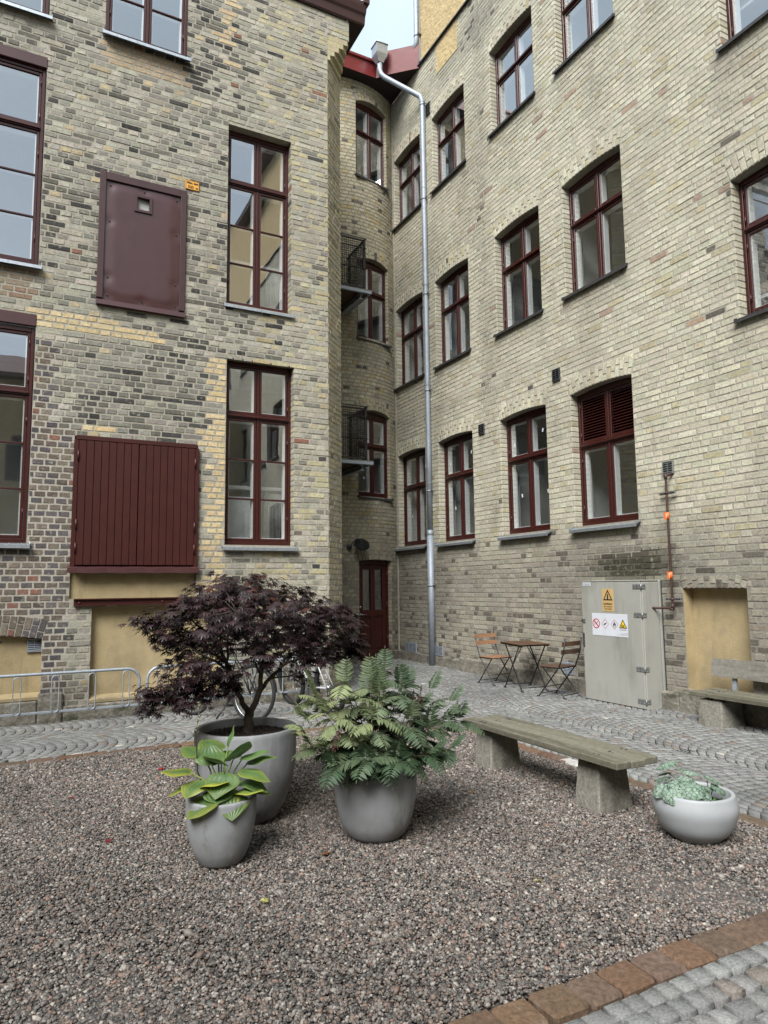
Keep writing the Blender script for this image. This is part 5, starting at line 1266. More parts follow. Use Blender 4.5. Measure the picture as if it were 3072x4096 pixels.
vs = [q for r_ in R_ for q in r_]; p.add(vs, [(i*4+k, i*4+(k+1) % 4, (i+1)*4+(k+1) % 4, (i+1)*4+k) for i in range(2) for k in range(4)], 'zinc')
for k in range(4):
    q0, q1 = ring(.128, 12.49)[k], ring(.128, 12.49)[(k+1) % 4]; p.tube([q0, q1], .012, 'zinc', 6)
p.quad(*ring(.115, 12.44), 'void'); p.obj('hopper', dp)
for z in (11.07, 9.08, 7.12, 5.20, 3.26, 1.49):
    p = MB(); r_ = .068 if z < 2.5 else .056; p.lathe([(r_, -.014), (r_+.004, -.014), (r_+.004, .014), (r_, .014)], 'galv', 24, at=(0, 0, z)); p.tube([(.0, -r_, z), (.0, -r_-.02, z), (.06, -r_-.02, z)], .006, 'iron', 6); p.box((-.008, -r_-.03, z-.012), (.01, -r_+.0, z+.012), 'iron', ch=.002); p.obj('bracket', dp)
dp2 = thing('downpipe', 'upper galvanised downpipe against the sky beside the yellow plastered top storey', 'downpipe', (6.66, 11.24, 12.2))
p = MB(); p.tube([(0, -.05, 3), (0, -.05, .45), (-.0, -.04, .32), (-.02, .12, .12)], .05, 'galv', 16); p.tube([(0, -.05, .5), (0, -.05, .44)], .056, 'galv', 16); p.obj('pipe', dp2)
p = MB(); p.box((-.01, -.12, .46), (.09, -.10, .49), 'iron'); p.obj('bracket', dp2)

# barn lamp by the door
lp = thing('wall_lamp', 'black enamel barn lamp on a curved arm above and left of the red tower door', 'lamp', (5.50, 12.06, 2.245))
p = MB(); p.tube([(0, .09, 0), (0, .02, 0)], .05, 'iron', 16); p.tube([(0, .03, 0), (0, -.03, 0)], .026, 'iron', 12); p.obj('mount', lp)
p = MB(); p.tube([(.0, -.02, 0), (.03, -.03, .06), (.06, -.05, .12), (.10, -.08, .15), (.145, -.12, .14), (.17, -.16, .08)], .008, 'iron', 8); p.obj('arm', lp)
p = MB(); p.lathe([(.002, .05), (.03, .048), (.05, .03), (.13, -.005), (.15, -.02), (.148, -.024), (.125, -.012), (.05, .02), (.002, .03)], 'lamp_enamel', 32); p.obj('lamp_shade', lp, (.17, -.17, .05), rot=(R(52), R(-14), 0))
p = MB(); p.lathe([(.002, .02), (.032, .018), (.034, -.06), (.026, -.085), (.002, -.09)], 'glass', 20)
for k in range(4): a = k*math.pi/2; p.tube([(.037*math.cos(a), .037*math.sin(a), .02), (.037*math.cos(a), .037*math.sin(a), -.07), (.01*math.cos(a), .01*math.sin(a), -.095)], .0025, 'iron', 5)
p.tube([(.037*math.cos(k*.5236), .037*math.sin(k*.5236), -.03) for k in range(12)], .0025, 'iron', 5, closed=True)
p.lathe([(.002, 0), (.018, 0), (.022, -.04), (.002, -.06)], 'white_paint', 12); p.obj('bulb_cage', lp, (.17, -.17, .05), rot=(R(38), R(-18), 0))

# sign on the left wall
sg = thing('wall_sign', 'small orange sign reading Max. last 500 kg beside the upper metal hatch', 'sign', (1.77, YL-.012, 6.845))
p = MB(); w, h = .185, .135; p.box((-w/2, -.006, -h/2), (w/2, .004, h/2), 'sign_orange', ch=.003)
for a, b in (((-w/2+.004, -.0075, -h/2+.004), (w/2-.004, -.0062, -h/2+.009)), ((-w/2+.004, -.0075, h/2-.009), (w/2-.004, -.0062, h/2-.004)), ((-w/2+.004, -.0075, -h/2+.009), (-w/2+.009, -.0062, h/2-.009)), ((w/2-.009, -.0075, -h/2+.009), (w/2-.004, -.0062, h/2-.009))): p.box(a, b, 'ink_black')
p.obj('plate', sg)
p = MB(); text_mesh(p, 'Max. last', .040, 'ink_black', lambda x, y: (x, -.0085, y+.016), bold=.0016)
text_mesh(p, '500', .052, 'ink_black', lambda x, y: (x-.022, -.0085, y-.046), bold=.001); text_mesh(p, 'kg', .036, 'ink_black', lambda x, y: (x+.058, -.0085, y-.044), bold=.0012); p.obj('lettering', sg)

# handle-like pipe end in the left recess
t = thing('pipe_nozzle', 'black pipe nozzle sticking into the picture at far left', 'pipe', (-.27, 8.72, .915))
p = MB(); p.tube([(-.5, .1, -.02), (-.02, .02, .0), (.03, 0, .018)], .013, 'black_steel', 10); p.tube([(.03, 0, .018), (.055, 0, .026)], .02, 'black_steel', 12); p.obj('nozzle', t)

# balconies
def balcony(z, label):
    x0, x1, y0, y1 = 4.09, 5.58, 11.18, 12.25; t = thing('balcony', label, 'balcony', (x0, y0, z), 0, 'steel balconies beside the stair tower')
    W_, D_ = x1-x0, y1-y0
    p = MB(); p.box((0, 0, 0), (W_, .05, .06), 'galv', ch=.004); p.box((W_-.05, .05, 0), (W_, D_, .06), 'galv', ch=.004); p.box((0, 0, .062), (W_-.0, .9, .075), 'foundation')
    p.obj('platform', t)
    p = MB(); n = 9
    for k in range(n): p.box((.02, .06+k*(D_-.08)/n, .012), (W_-.06, .06+(k+1)*(D_-.08)/n-.008, .035), 'bistro_wood', vary((.12, .06, .03), .15))
    p.obj('floor_boards', t)
    for xb in (W_-.20, .3):
        p = MB(); p.box((xb-.045, .07, -.012), (xb+.045, D_, -.002), 'galv'); p.box((xb-.045, .07, -.10), (xb+.045, D_, -.09), 'galv'); p.box((xb-.004, .07, -.09), (xb+.004, D_, -.012), 'galv'); p.obj('beam', t)
    p = MB(); xr = W_-.13; H0, H1 = .10, 1.06
    p.tube([(0, .045, H1+.03), (xr+.05, .045, H1+.03)], .010, 'black_steel', 8); p.tube([(xr+.02, .045, H1+.03), (xr+.02, D_-.25, H1+.03)], .010, 'black_steel', 8)
    for zz in (H0, H1-.03): p.box((0, .03, zz), (xr, .055, zz+.03), 'black_steel', ch=.003)
    for zz in (H1-.18, H1-.58): p.tube([(0, .02, zz), (xr+.04, .02, zz)], .009, 'black_steel', 6)
    p.box((xr-.03, .03, H0-.1), (xr, .055, H1), 'black_steel', ch=.003); p.box((.0, .03, H0), (.03, .055, H1), 'black_steel'); p.box((xr+.0, .05, 0.06), (xr+.03, .08, H1+.03), 'black_steel', ch=.003)
    p.obj('railing', t)
    p = MB(); m_ = .043; k = 0
    x = m_
    while x < xr-.03: p.tube([(x, .044, H0+.02), (x, .044, H1-.02)], .0055, 'black_steel', 4); x += m_
    z_ = H0+.03+m_
    while z_ < H1-.03: p.tube([(0, .040, z_), (xr-.02, .040, z_)], .0055, 'black_steel', 4); z_ += m_
    p.obj('mesh_panel', t)
    p = MB(); p.box((xr, D_-.35, H0), (xr+.02, D_-.32, H1), 'black_steel')
    for zz in (H0, H1-.03): p.box((xr, .08, zz), (xr+.02, D_-.2, zz+.03), 'black_steel')
    y = .12
    while y < D_-.25: p.tube([(xr+.01, y, H0), (xr+.01, y, H1)], .0055, 'black_steel', 4); y += m_
    z_ = H0+.03+m_
    while z_ < H1-.03: p.tube([(xr+.01, .08, z_), (xr+.01, D_-.2, z_)], .0055, 'black_steel', 4); z_ += m_
    p.obj('side_railing', t)
balcony(6.96, 'upper small balcony with black wire mesh railing between the left building and the tower')
balcony(3.70, 'lower small balcony with black wire mesh railing between the left building and the tower')

# ================================================================ CABINET
cb = thing('gas_cabinet', 'grey metal gas cylinder cabinet with warning signs standing against the right wall', 'cabinet', (6.42, 5.865, 0))
CW = .985
p = MB(); p.box((.03, .02, .03), (.33, CW-.04, 1.50), 'cabinet_grey', ch=.004); p.box((.06, .06, -.0), (.30, CW-.1, .03), 'void'); p.box((.285, -.012, .0), (.315, CW-.02, 1.525), 'cabinet_grey', ch=.003); p.box((-.004, .0, 1.517), (.32, CW-.02, 1.532), 'cabinet_grey', ch=.004); p.box((.315, -.02, .0), (.33, .02, 1.52), 'iron', ch=.003)
p.obj('body', cb)
p = MB(); p.box((0, .014, .04), (.022, CW, 1.513), 'cabinet_grey', ch=.005); dr = p.obj('front_door', cb)
p = MB(); p.box((.012, -.004, .0), (.275, .016, 1.508), 'cabinet_grey', ch=.005); p.obj('side_panel', cb)
for z in (1.452, 1.118, .49, .122):
    p = MB(); p.box((-.005, .002, z-.028), (.0, .125, z+.028), 'steel_plate', ch=.001); p.box((-.004, -.009, z-.028), (.065, -.004, z+.028), 'steel_plate', ch=.001); p.tube([(-.004, -.004, z-.03), (-.004, -.004, z+.03)], .006, 'steel_plate', 8)
    for yy in (.03, .06, .095):
        for dz in (-.015, .015): p.tube([(-.009, yy, z+dz), (-.004, yy, z+dz)], .0045, 'iron' if (yy == .06) else 'chrome', 6)
    for xx in (.02, .045):
        for dz in (-.015, .015): p.tube([(xx, -.013, z+dz), (xx, -.008, z+dz)], .0045, 'chrome', 6)
    p.obj('hinge', cb)
def onf(y0, z0): return lambda x, y: (-.0085, y0-x, z0+y)          # text on the front, reading left to right
p = MB(); p.box((-.012, CW-.03, .69), (.0, CW-.003, .865), 'iron', ch=.003); p.obj('handle', dr, (0, 0, 0)); bpy.data.objects
dr.children[-1] if dr.children else None
p = MB(); p.box((-.01, CW-.055, .995), (.0, CW+.004, 1.045), 'steel_plate', ch=.002); p.box((-.012, CW-.02, 1.0), (.002, CW+.010, 1.04), 'iron', ch=.002); p.obj('latch', dr)
# small label
def plate(y0, y1, z0, z1, m, t_=.003): b = MB(); b.box((-t_, 5.865*0+y0, z0), (.0, y1, z1), m, ch=.0008); return b
yo = 5.865
b = plate(6.680-yo, 6.819-yo, 1.467, 1.508, 'sign_white'); text_mesh(b, 'Gasolskåp TRE 24', .017, 'iron', lambda x, y: (-.0036, 6.75-yo-x, 1.489+y)); text_mesh(b, 'nr 123-008 EN 1092', .012, 'iron', lambda x, y: (-.0036, 6.75-yo-x, 1.473+y))
b.box((-.0036, 6.685-yo, 1.483), (-.003, 6.815-yo, 1.4845), 'iron'); b.obj('label_plate', dr)
# warning sign
b = plate(6.300-yo, 6.488-yo, 1.148, 1.428, 'sign_yellow'); yc = 6.394-yo
def tri(b, yc, zc, s, w, m1, m2, x=-.0036):
    def T3(sz): return [(yc+sz*.5, zc-sz*.30), (yc-sz*.5, zc-sz*.30), (yc, zc+sz*.56)]
    o = T3(s); b.add([(x, q[0], q[1]) for q in o], [(0, 1, 2)], m1); g = s-w
    cz = zc+s*(-.30-.30+.56)/3; i_ = [(yc+(q[0]-yc)*g/s, cz+(q[1]-cz)*g/s) for q in o]; b.add([(x-.0006, q[0], q[1]) for q in i_], [(0, 1, 2)], m2)
tri(b, yc, 1.332, .158, .052, 'ink_black', 'sign_yellow')
b.box((-.0052, yc-.011, 1.298), (-.0046, yc+.011, 1.348), 'ink_black'); b.add([(-.005, yc-.011, 1.348), (-.005, yc-.005, 1.362), (-.005, yc+.005, 1.362), (-.005, yc+.011, 1.348)], [(0, 1, 2, 3)], 'ink_black'); b.box((-.0052, yc-.004, 1.36), (-.0046, yc+.004, 1.37), 'ink_black')
text_mesh(b, 'Gasolflaskor', .034, 'ink_black', lambda x, y: (-.0036, yc-x*.9, 1.232+y), bold=.001)
text_mesh(b, 'förs i säkerhet', .027, 'ink_black', lambda x, y: (-.0036, yc-x*.9, 1.2+y), bold=.0005)
text_mesh(b, 'vid brandfara', .027, 'ink_black', lambda x, y: (-.0036, yc-x*.9, 1.172+y), bold=.0005); b.obj('warning_sign', dr)
# white sign
b = plate(6.093-yo, 6.677-yo, .848, 1.122, 'sign_white')
def disc(b, yc, zc, r0, r1, m, x, n=40, a0=0, a1=360):
    vs = []; 
    for k in range(n+1): a = R(a0+(a1-a0)*k/n); vs += [(x, yc+r0*math.cos(a), zc+r0*math.sin(a)), (x, yc+r1*math.cos(a), zc+r1*math.sin(a))]
    b.add(vs, [(2*k, 2*k+1, 2*k+3, 2*k+2) for k in range(n)], m)
y1_ = 6.607-yo; z1_ = .994; disc(b, y1_, z1_, .050, .0625, 'ink_red', -.0036)
disc(b, y1_+.010, z1_-.012, .014, .020, 'ink_black', -.0034, 16, -60, 200)      # match flame and hand
b.add([(-.0034, y1_+.018, z1_-.002), (-.0034, y1_+.004, z1_+.012), (-.0034, y1_+.014, z1_+.034), (-.0034, y1_+.024, z1_+.012)], [(0, 1, 2, 3)], 'ink_black')
b.add([(-.0034, y1_-.034, z1_+.024), (-.0034, y1_-.030, z1_+.030), (-.0034, y1_+.006, z1_-.006), (-.0034, y1_+.002, z1_-.012)], [(0, 1, 2, 3)], 'ink_black')
s_ = .036; w_ = .0055; b.add([(-.0042, y1_+s_+w_, z1_+s_-w_), (-.0042, y1_+s_-w_, z1_+s_+w_), (-.0042, y1_-s_-w_, z1_-s_+w_), (-.0042, y1_-s_+w_, z1_-s_-w_)], [(0, 1, 2, 3)], 'ink_red')
def dia(yc, zc, s, w, m):
    o = [(s, 0), (0, s), (-s, 0), (0, -s)]; i_ = [(a*(1-w/s), c*(1-w/s)) for a, c in o]
    b.add([(-.0036, yc+a, zc+c) for a, c in o+i_], [(k, (k+1) % 4, 4+(k+1) % 4, 4+k) for k in range(4)], m)
for yc_ in (6.456-yo, 6.303-yo): dia(yc_, .993, .062, .0065, 'ink_red')
yc_ = 6.456-yo; b.add([(-.0036, yc_+.026, .985), (-.0036, yc_+.020, .978), (-.0036, yc_-.012, .990), (-.0036, yc_-.026, 1.004), (-.0036, yc_-.028, 1.008), (-.0036, yc_-.012, 1.006), (-.0036, yc_+.018, .996)], [(0, 1, 2, 3, 4, 5, 6)], 'ink_black')
yc_ = 6.303-yo; fl_ = [(-.022, .975), (-.025, .992), (-.018, .988), (-.02, 1.006), (-.010, .999), (-.008, 1.020), (.0, 1.034), (.004, 1.012), (.012, 1.003), (.014, 1.012), (.022, .994), (.020, .975), (.008, .972), (.006, .985), (.0, .994), (-.006, .984), (-.008, .972)]
b.add([(-.0036, yc_-a, c) for a, c in fl_], [(0, 1, 2, 16), (2, 3, 4, 15, 16), (4, 5, 6, 7, 14, 15), (7, 8, 13, 14), (8, 9, 10, 13), (10, 11, 12, 13)], 'ink_black'); b.box((-.0040, yc_-.018, .962), (-.0036, yc_+.018, .966), 'ink_black')
yc_ = 6.166-yo; tri(b, yc_, .990, .128, .034, 'ink_black', 'ink_yellow'); text_mesh(b, 'EX', .046, 'ink_black', lambda x, y: (-.0050, yc_-x*.95, .962+y), bold=.0014)
text_mesh(b, 'Ex-klassat område med explosiv', .0085, 'ink_black', lambda x, y: (-.0036, yc_-x*.9, .938+y)); b.box((-.0040, yc_-.055, .928), (-.0036, yc_+.055, .931), 'ink_black')
text_mesh(b, 'ALUGAS', .018, 'iron', lambda x, y: (-.0036, 6.128-yo-x, .882+y)); b.tube([(-.0042, 6.182-yo, .905), (-.0042, 6.190-yo, .888), (-.0042, 6.180-yo, .876), (-.0042, 6.168-yo, .884), (-.0042, 6.172-yo, .893)], .0012, 'iron', 4)
text_mesh(b, 'Kontakta fastighetsansvarig vid frågor', .0095, 'iron', lambda x, y: (-.0036, 6.175-yo-x, .868+y)); text_mesh(b, '08-xx 12 00', .0085, 'iron', lambda x, y: (-.0036, 6.16-yo-x, .856+y)) if False else None
b.obj('safety_sign', dr)

# gas pipe
gp = thing('gas_pipe', 'thin rusty brown gas pipe with two orange markers running down beside the cabinet', 'pipe', (6.66, 5.63, 0))
p = MB(); p.tube([(.09, -.02, 2.765), (.02, -.02, 2.765), (.0, .0, 2.75), (0, 0, 2.70), (-.0, 0, 1.24), (0, .01, 1.212), (.0, .04, 1.20), (-.04, .20, 1.20), (-.07, .24, 1.20)], .0135, 'rust_pipe', 12)
p.tube([(0, 0, 2.71), (0, 0, 2.775)], .019, 'rust_pipe', 12); p.tube([(0, -.01, 1.19), (0, .035, 1.19)], .019, 'rust_pipe', 12); p.tube([(0, 0, 1.2), (0, 0, 1.25)], .018, 'rust_pipe', 12); p.obj('pipe', gp)
for z in (2.545, 1.305):
    p = MB(); p.box((.02, -.10, z-.014), (.05, .13, z+.014), 'steel_plate', ch=.002)
    for yy in (-.08, -.045, .05, .09): p.box((.017, yy-.012, z-.006), (.021, yy+.012, z+.006), 'void')
    p.tube([(.0, 0, z-.012), (.0, 0, z+.012)], .02, 'rust_pipe', 12); p.obj('bracket', gp)
for z in (2.275, 1.58):
    p = MB(); p.tube([(0, 0, z-.04), (0, 0, z+.04)], .0175, 'orange_tape', 14); p.box((-.024, .0, z-.04), (-.018, .035, z+.04), 'orange_tape'); p.box((-.026, -.004, z-.022), (-.0245, .006, z+.014), 'sign_white')
    p.add([(-.0255, -.011, z+.014), (-.0255, .013, z+.014), (-.0255, .001, z+.032)], [(0, 1, 2)], 'sign_white'); p.obj('pipe_marker', gp)

# ================================================================ BENCHES
def planks(root, xs, y0, y1, zt, th, seed):
    rr = random.Random(seed)
    for k, (xa, xb) in enumerate(xs):
        b = MB(); n = 10; a0 = y0+rr.uniform(-.02, .02); a1 = y1+rr.uniform(-.015, .015); c = lerp((.13, .122, .09), (.17, .162, .125), rr.random())
        L_ = a1-a0; b.hexa([(xa, 0, -th), (xb, 0, -th), (xb, L_, -th), (xa, L_, -th), (xa, 0, 0), (xb, 0, 0), (xb, L_, 0), (xa, L_, 0)], 'old_wood', c, ch=.005)
        for yy in (.22, .26, L_-.25, L_-.2): b.tube([((xa+xb)/2+rr.uniform(-.03, .03), yy, .0005), ((xa+xb)/2, yy, .001)], .006, 'iron', 8)
        b.obj('seat_plank', root, (0, a0, zt+rr.uniform(-.003, .003)))
def frustum(b, x0, x1, y0, y1, z1, tx, ty, m, ch=.012): b.hexa([(x0, y0, -.03), (x1, y0, -.03), (x1, y1, -.03), (x0, y1, -.03), (x0+tx, y0+ty, z1), (x1-tx, y0+ty, z1), (x1-tx, y1-ty, z1), (x0+tx, y1-ty, z1)], m, ch=ch)
bn = thing('bench', 'low backless bench with weathered plank seat on two concrete feet in the gravel', 'bench', (3.52, 4.17, 0))
planks(bn, [(-.19, -.068), (-.060, .062), (.070, .192)], -.855, .86, .372, .045, 3)
for yy in (-.52, .67):
    b = MB(); frustum(b, -.135, .185, -.115, .125, .305, .03, .022, 'leg_concrete'); b.obj('leg', bn, (0, yy, 0))
    b = MB(); b.box((-.15, -.03, .305), (.17, .03, .327), 'old_wood', (.12, .11, .08), ch=.004); b.obj('cleat', bn, (0, yy, 0))
b2 = thing('bench', 'wooden bench with a plank backrest and pale concrete feet against the right wall', 'bench', (6.44, 4.10, .02))
planks(b2, [(-.20, -.07), (-.062, .068), (.076, .19)], -1.0, 1.02, .345, .045, 8)
for yy in (.80, -.75):
    b = MB(); frustum(b, -.21, .17, -.15, .15, .275, .035, .02, 'leg_concrete', .014); b.obj('leg', b2, (0, yy, 0))
    b = MB(); b.box((-.17, -.1, .277), (.16, -.04, .297), 'old_wood', (.12, .11, .08), ch=.003); b.obj('cleat', b2, (0, yy, 0))
    b = MB(); b.hexa([(.175, -.03, .02), (.20, -.03, .02), (.20, .02, .02), (.175, .02, .02), (.235, -.03, .66), (.25, -.03, .66), (.25, .02, .66), (.235, .02, .66)], 'galv'); b.obj('back_post', b2, (0, yy, 0))
b = MB(); n = 14; vs = []
for i in range(n+1):
    y = -1.0+2.05*i/n; w = .004*math.sin(i*.8)
    for x, z in ((.185, .47), (.205, .47), (.235, .655+w), (.215, .66+w)): vs.append((x, y, z))
b.add(vs, [(i*4+k, i*4+(k+1) % 4, i*4+4+(k+1) % 4, i*4+4+k) for i in range(n) for k in range(4)]+[(0, 1, 2, 3), (4*n, 4*n+3, 4*n+2, 4*n+1)], 'old_wood', (.20, .19, .165)); b.obj('backrest', b2)

# ================================================================ BISTRO SET
def slat_c(): return vary(lerp((.30, .155, .075), (.22, .12, .07), rnd.random()), .15)
GZ = .03
def bistro_chair(label, loc, rz, light=1.0):
    t = thing('folding_chair', label, 'chair', loc, rz, 'folding bistro chairs'); W_ = .185
    for s in (-1, 1):
        b = MB(); x = W_*s; b.tube([(x, .20, .012), (x, .19, .02), (x*.98, -.13, .40), (x*.97, -.205, .58), (x*.97, -.235, .765)], .0085, 'black_steel', 6); b.tube([(x, .225, .008), (x, .185, .008)], .010, 'black_steel', 6); b.obj('leg', t)
        b = MB(); x = (W_-.02)*s; b.tube([(x, -.19, .012), (x, -.18, .02), (x, .14, .388)], .0085, 'black_steel', 6); b.tube([(x, -.215, .008), (x, -.18, .008)], .010, 'black_steel', 6); b.obj('leg', t)
    b = MB()
    for y, z, w in ((.17, .045, W_), (-.165, .045, W_-.02), (.07, .14, W_), (.14, .385, W_-.02), (-.13, .385, W_)): b.tube([(-w, y, z), (w, y, z)], .006, 'black_steel', 6)
    for s in (-1, 1): b.box((s*W_-.008, -.14, .378), (s*W_+.008, .16, .39), 'black_steel')
    b.obj('cross_bars', t)
    n = 7; sw = (2*W_+.0)/n
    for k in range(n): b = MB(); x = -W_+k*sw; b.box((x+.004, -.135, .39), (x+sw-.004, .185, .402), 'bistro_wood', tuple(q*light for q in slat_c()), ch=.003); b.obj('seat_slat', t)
    for z in (.565, .665):
        b = MB(); y = -.20-(z-.56)*.16; vs = []; n = 8
        for i in range(n+1):
            x = -W_-.02+(2*W_+.04)*i/n; c = -.012*(1-(i/n*2-1)**2)
            for dy, dz in ((.008, 0), (.020, 0), (.014, .058), (.002, .058)): vs.append((x, y+dy+c, z+dz))
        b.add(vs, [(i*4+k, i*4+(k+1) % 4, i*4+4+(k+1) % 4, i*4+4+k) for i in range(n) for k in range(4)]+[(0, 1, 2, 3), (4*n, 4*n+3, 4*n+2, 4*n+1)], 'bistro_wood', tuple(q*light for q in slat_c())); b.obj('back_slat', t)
    return t
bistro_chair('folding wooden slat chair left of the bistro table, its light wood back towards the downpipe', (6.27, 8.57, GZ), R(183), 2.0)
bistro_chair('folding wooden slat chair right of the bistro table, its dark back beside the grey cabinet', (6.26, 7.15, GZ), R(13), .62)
bt = thing('bistro_table', 'small folding bistro table with slatted wood top and crossed black legs against the wall', 'table', (6.30, 7.90, GZ), R(-11))
TH = .645
for k in range(9):
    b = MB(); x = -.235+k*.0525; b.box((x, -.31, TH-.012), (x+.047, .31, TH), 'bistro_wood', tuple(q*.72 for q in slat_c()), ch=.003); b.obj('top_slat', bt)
b = MB()
for s in (-1, 1): b.box((s*.20-.012, -.29, TH-.035), (s*.20+.012, .29, TH-.013), 'black_steel', ch=.002)
for y in (-.27, .27): b.box((-.235, y-.01, TH-.03), (.235, y+.01, TH-.013), 'black_steel')
b.obj('top_frame', bt)
for s in (-1, 1):
    for q in (-1, 1):
        b = MB(); x = .20*s-(.012 if q > 0 else 0)*s; b.tube([(x, -.25*q, .012), (x, -.235*q, .02), (x, .22*q, TH-.03)], .010, 'black_steel', 6); b.tube([(x, -.28*q, .009), (x, -.235*q, .009)], .012, 'black_steel', 6); b.obj('leg', bt)
b = MB()
for y in (-.21, .21): b.tube([(-.2, y, .05), (.2, y, .05)], .007, 'black_steel', 6)
for s in (-1, 1): b.tube([(.2*s, .0, TH*.5), (.03*s, 0, TH-.03)], .006, 'black_steel', 6)
b.obj('cross_bars', bt)

# ================================================================ BICYCLE RACKS
def rack(x0, x1, label, hoops):
    y = 8.74; t = thing('bicycle_rack', label, 'bike rack', (x0, y, 0), 0, 'galvanised bicycle racks'); Ln = x1-x0; H = .56; r_ = .14
    b = MB(); P = [(0, 0, -.02), (0, 0, H-r_)]
    for k in range(1, 7): a = k*math.pi/12; P.append((r_*(1-math.cos(a)), 0, H-r_+r_*math.sin(a)))
    P2 = [(Ln-x, y_, z) for x, y_, z in P][::-1]; b.tube(P+P2, .017, 'galv', 12); b.obj('frame', t)
    b = MB(); b.box((0, -.008, .125), (Ln, .012, .15), 'galv', ch=.002); b.obj('bottom_rail', t)
    for hx in hoops:
        b = MB(); Q_ = []; w = .038
        for k in range(24):
            a = 2*math.pi*k/24; zz = .335+math.sin(a)*w+(.165 if math.sin(a) >= 0 else -.165); Q_.append((w*math.cos(a), -.0-.12*(0), zz))
        b.tube(Q_, .0065, 'galv', 6, closed=True); b.obj('hoop', t, (hx-x0, -.02, 0), R(8))
rack(-1.6, 1.235, 'left galvanised bicycle rack, standing empty in front of the brick wall', [-1.2, -.80, -.43, -.047, .335, .715, 1.085])
rack(1.325, 3.35, 'right galvanised bicycle rack behind the maple, with bicycles parked at it', [1.48, 1.85, 2.23, 2.6, 2.97])

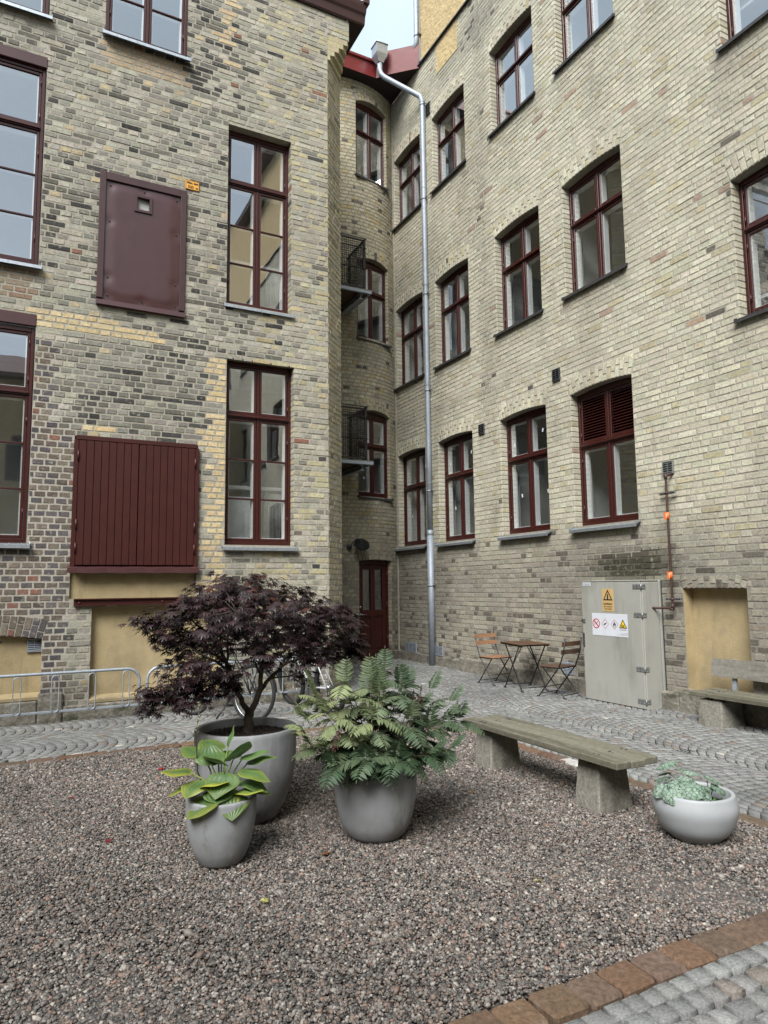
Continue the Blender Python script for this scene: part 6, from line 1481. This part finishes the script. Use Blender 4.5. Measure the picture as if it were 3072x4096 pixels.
# ================================================================ BICYCLES
def bicycle(label, loc, head, paint, tyre_w=.014, mud=False, lean=0):
    t = thing('bicycle', label, 'bicycle', loc, 0); t.rotation_euler = (R(lean), 0, head); rw, wb = .305, .94
    def wheel(x):
        w = MB(); w.tube([(rw*.93*math.cos(a*math.pi/24), 0, rw*.93*math.sin(a*math.pi/24)) for a in range(48)], .009, 'chrome' if mud else 'black_steel', 6, closed=True)
        o = w.obj('wheel', t, (x, 0, rw+tyre_w*.2))
        ty = MB(); ty.tube([((rw-.004)*math.cos(a*math.pi/32), 0, (rw-.004)*math.sin(a*math.pi/32)) for a in range(64)], tyre_w*1.25, 'black_rubber', 8, closed=True)
        if not mud:
            for k in range(56):
                a = k*2*math.pi/56
                for s in (-1, 1): ty.box(((rw+.012)*math.cos(a)-.006, s*.008-.005, (rw+.012)*math.sin(a)-.006), ((rw+.012)*math.cos(a)+.006, s*.008+.005, (rw+.012)*math.sin(a)+.006), 'black_rubber')
        ty.obj('tyre', o)
        sp = MB()
        for k in range(28): a = k*2*math.pi/28; s = .02*(1 if k % 2 else -1); sp.tube([(.02*math.cos(a+.9*(1 if k % 4 < 2 else -1)), s, .02*math.sin(a+.9*(1 if k % 4 < 2 else -1))), (rw*.92*math.cos(a), 0, rw*.92*math.sin(a))], .0011, 'chrome', 4)
        sp.tube([(0, -.04, 0), (0, .04, 0)], .018, 'chrome', 10); sp.obj('spokes', o)
        if mud:
            m = MB(); vs = []; n = 20
            for k in range(n+1):
                a = R(10+165*k/n) if x < .1 else R(20+140*k/n); r_ = rw+.03
                for s in (-.022, 0, .022): vs.append((r_*math.cos(a), s, r_*math.sin(a)-abs(s)*.3))
            m.add(vs, [f for k in range(n) for f in ((k*3, k*3+3, k*3+4, k*3+1), (k*3+1, k*3+4, k*3+5, k*3+2))], paint, smooth=True); m.obj('mudguard', o)
    wheel(0); wheel(wb)
    h = rw; bb = (.40, 0, .26); st = (.30, 0, .70); hd0 = (.80, 0, .60); hd1 = (.775, 0, .72); f_ = MB(); q = .016 if mud else .021
    f_.tube([bb, hd0], q*1.15, paint, 10); f_.tube([st, (.30, 0, .76)], .013, 'chrome', 8); f_.tube([bb, st], q, paint, 10); f_.tube([(.31, 0, .66), hd1], q*.9, 'bike_olive' if mud else paint, 10); f_.tube([hd0, hd1], q*1.2, paint, 10)
    for s in (-1, 1): f_.tube([(0, .05*s, h), (.2, .045*s, .29), (.38, .03*s, .262)], .010, paint, 8); f_.tube([(0, .05*s, h), (.16, .04*s, .52), (.295, .018*s, .66)], .009, paint, 8)
    f_.obj('frame', t)
    k_ = MB()
    for s in (-1, 1): k_.tube([(.795, .035*s, .60), (wb, .05*s, h)], .012 if mud else .017, 'chrome' if not mud else paint, 8)
    k_.tube([(.795, -.04, .60), (.795, .04, .60)], .016, paint, 8); k_.obj('fork', t)
    b = MB(); b.tube([(.775, 0, .72), (.765, 0, .80)], .012, 'black_steel', 8); W_ = .27
    b.tube([(.68 if mud else .72, -W_, .83), (.76, -.08, .81), (.765, 0, .80), (.76, .08, .81), (.68 if mud else .72, W_, .83)], .011, 'black_steel', 8)
    for s in (-1, 1): b.tube([(.70, s*(W_-.10), .828), (.665, s*(W_+.01), .832)], .017, 'black_rubber', 8)
    b.obj('handlebar', t)
    s_ = MB(); s_.hexa([(.18, -.065, .765), (.42, -.014, .77), (.42, .014, .77), (.18, .065, .765), (.17, -.07, .80), (.42, -.016, .795), (.42, .016, .795), (.17, .07, .80)], 'black_rubber', ch=.012); s_.obj('saddle', t)
    c = MB(); c.tube([(.40, -.06, .26), (.40, .06, .26)], .022, 'chrome', 10); c.tube([(.40, -.065, .26), (.48, -.07, .13)], .009, 'black_steel', 6); c.tube([(.40, .065, .26), (.32, .07, .39)], .009, 'black_steel', 6); c.box((.44, -.16, .118), (.52, -.07, .138), 'black_rubber', ch=.004); c.box((.28, .07, .38), (.36, .16, .40), 'black_rubber', ch=.004)
    c.tube([(.40+.08*math.cos(a*.5236), -.05, .26+.08*math.sin(a*.5236)) for a in range(12)], .004, 'black_steel', 5, closed=True); c.tube([(.0, -.045, h+.035), (.40, -.05, .34)], .003, 'iron', 4); c.tube([(.0, -.045, h-.035), (.40, -.05, .18)], .003, 'iron', 4); c.obj('crank', t)
    if mud:
        g = MB(); g.tube([(.33, -.02, .25), (.36, .10, .10), (.38, .17, .01)], .011, 'black_steel', 8); g.obj('kickstand', t)
        g = MB(); g.box((-.20, -.06, .655), (.20, .06, .665), 'black_steel', ch=.003)
        for s in (-1, 1): g.tube([(0, s*.055, h), (-.12, s*.06, .655)], .006, 'black_steel', 6); g.tube([(0, s*.055, h), (.12, s*.06, .655)], .006, 'black_steel', 6)
        g.obj('carrier', t); g = MB(); g.box((-.225, -.02, .60), (-.205, .02, .64), 'ink_red', ch=.003); g.obj('rear_light', t)
    return t
bicycle('black city bicycle with mudguards on its kickstand behind the maple tree', (2.30, 7.72, GZ*.2), math.atan2(.80, -.48), 'bike_paint', .016, True, 4)
bicycle('white mountain bicycle with knobbly tyres parked right of the maple crown', (3.24, 7.66, .01), math.atan2(.90, -.14), 'bike_white', .024, False, -4)

# ================================================================ REAR BUILDING seen only as a reflection in the glass
if True:
    rbld = thing('plaster_building', 'ochre plastered building with tiled roof behind the viewer, mirrored in the window panes', 'building', (0, -7.5, 0))
    p = MB(); p.box((-7, -4, 0), (XR+.1, 0, 8.6), 'plaster'); p.obj('wall', rbld)
    p = MB(); p.hexa([(-7.3, -5, 8.6), (XR+.1, -5, 8.6), (XR+.1, .35, 8.6), (-7.3, .35, 8.6), (-7.3, -5, 11.0), (XR+.1, -5, 11.0), (XR+.1, .35, 8.75), (-7.3, .35, 8.75)], 'roof_tile'); p.obj('roof', rbld)
    proto = None
    for x in (-5, -2.6, -.2, 2.2, 4.6):
        for z in (1.6, 4.9):
            if proto is None:
                b = MB(); b.box((-.5, 0, 0), (.5, .03, 1.6), 'red_paint'); b.box((-.44, .025, .06), (-.03, .034, 1.54), 'void'); b.box((.03, .025, .06), (.44, .034, 1.54), 'void'); proto = b.obj('window', rbld, (x, 0, z))
            else: c = proto.copy(); COL.objects.link(c); c.location = (x, 0, z)
    tb = thing('plaster_building', 'unseen plastered block with dark roof added outside the frame at left to shade the courtyard', 'building', (-7, 0, 0))  # added block, never in view: occludes sky light on the open left side
    p = MB(); p.box((-3, -8, 0), (0, 9.2, 7.5), 'plaster_rough'); p.obj('wall', tb)
    p = MB(); p.hexa([(-3, -8, 7.5), (.3, -8, 7.5), (.3, 9.2, 7.5), (-3, 9.2, 7.5), (-3, -8, 9.5), (.3, -8, 7.62), (.3, 9.2, 7.62), (-3, 9.2, 9.5)], 'roof_tile'); p.obj('roof', tb)
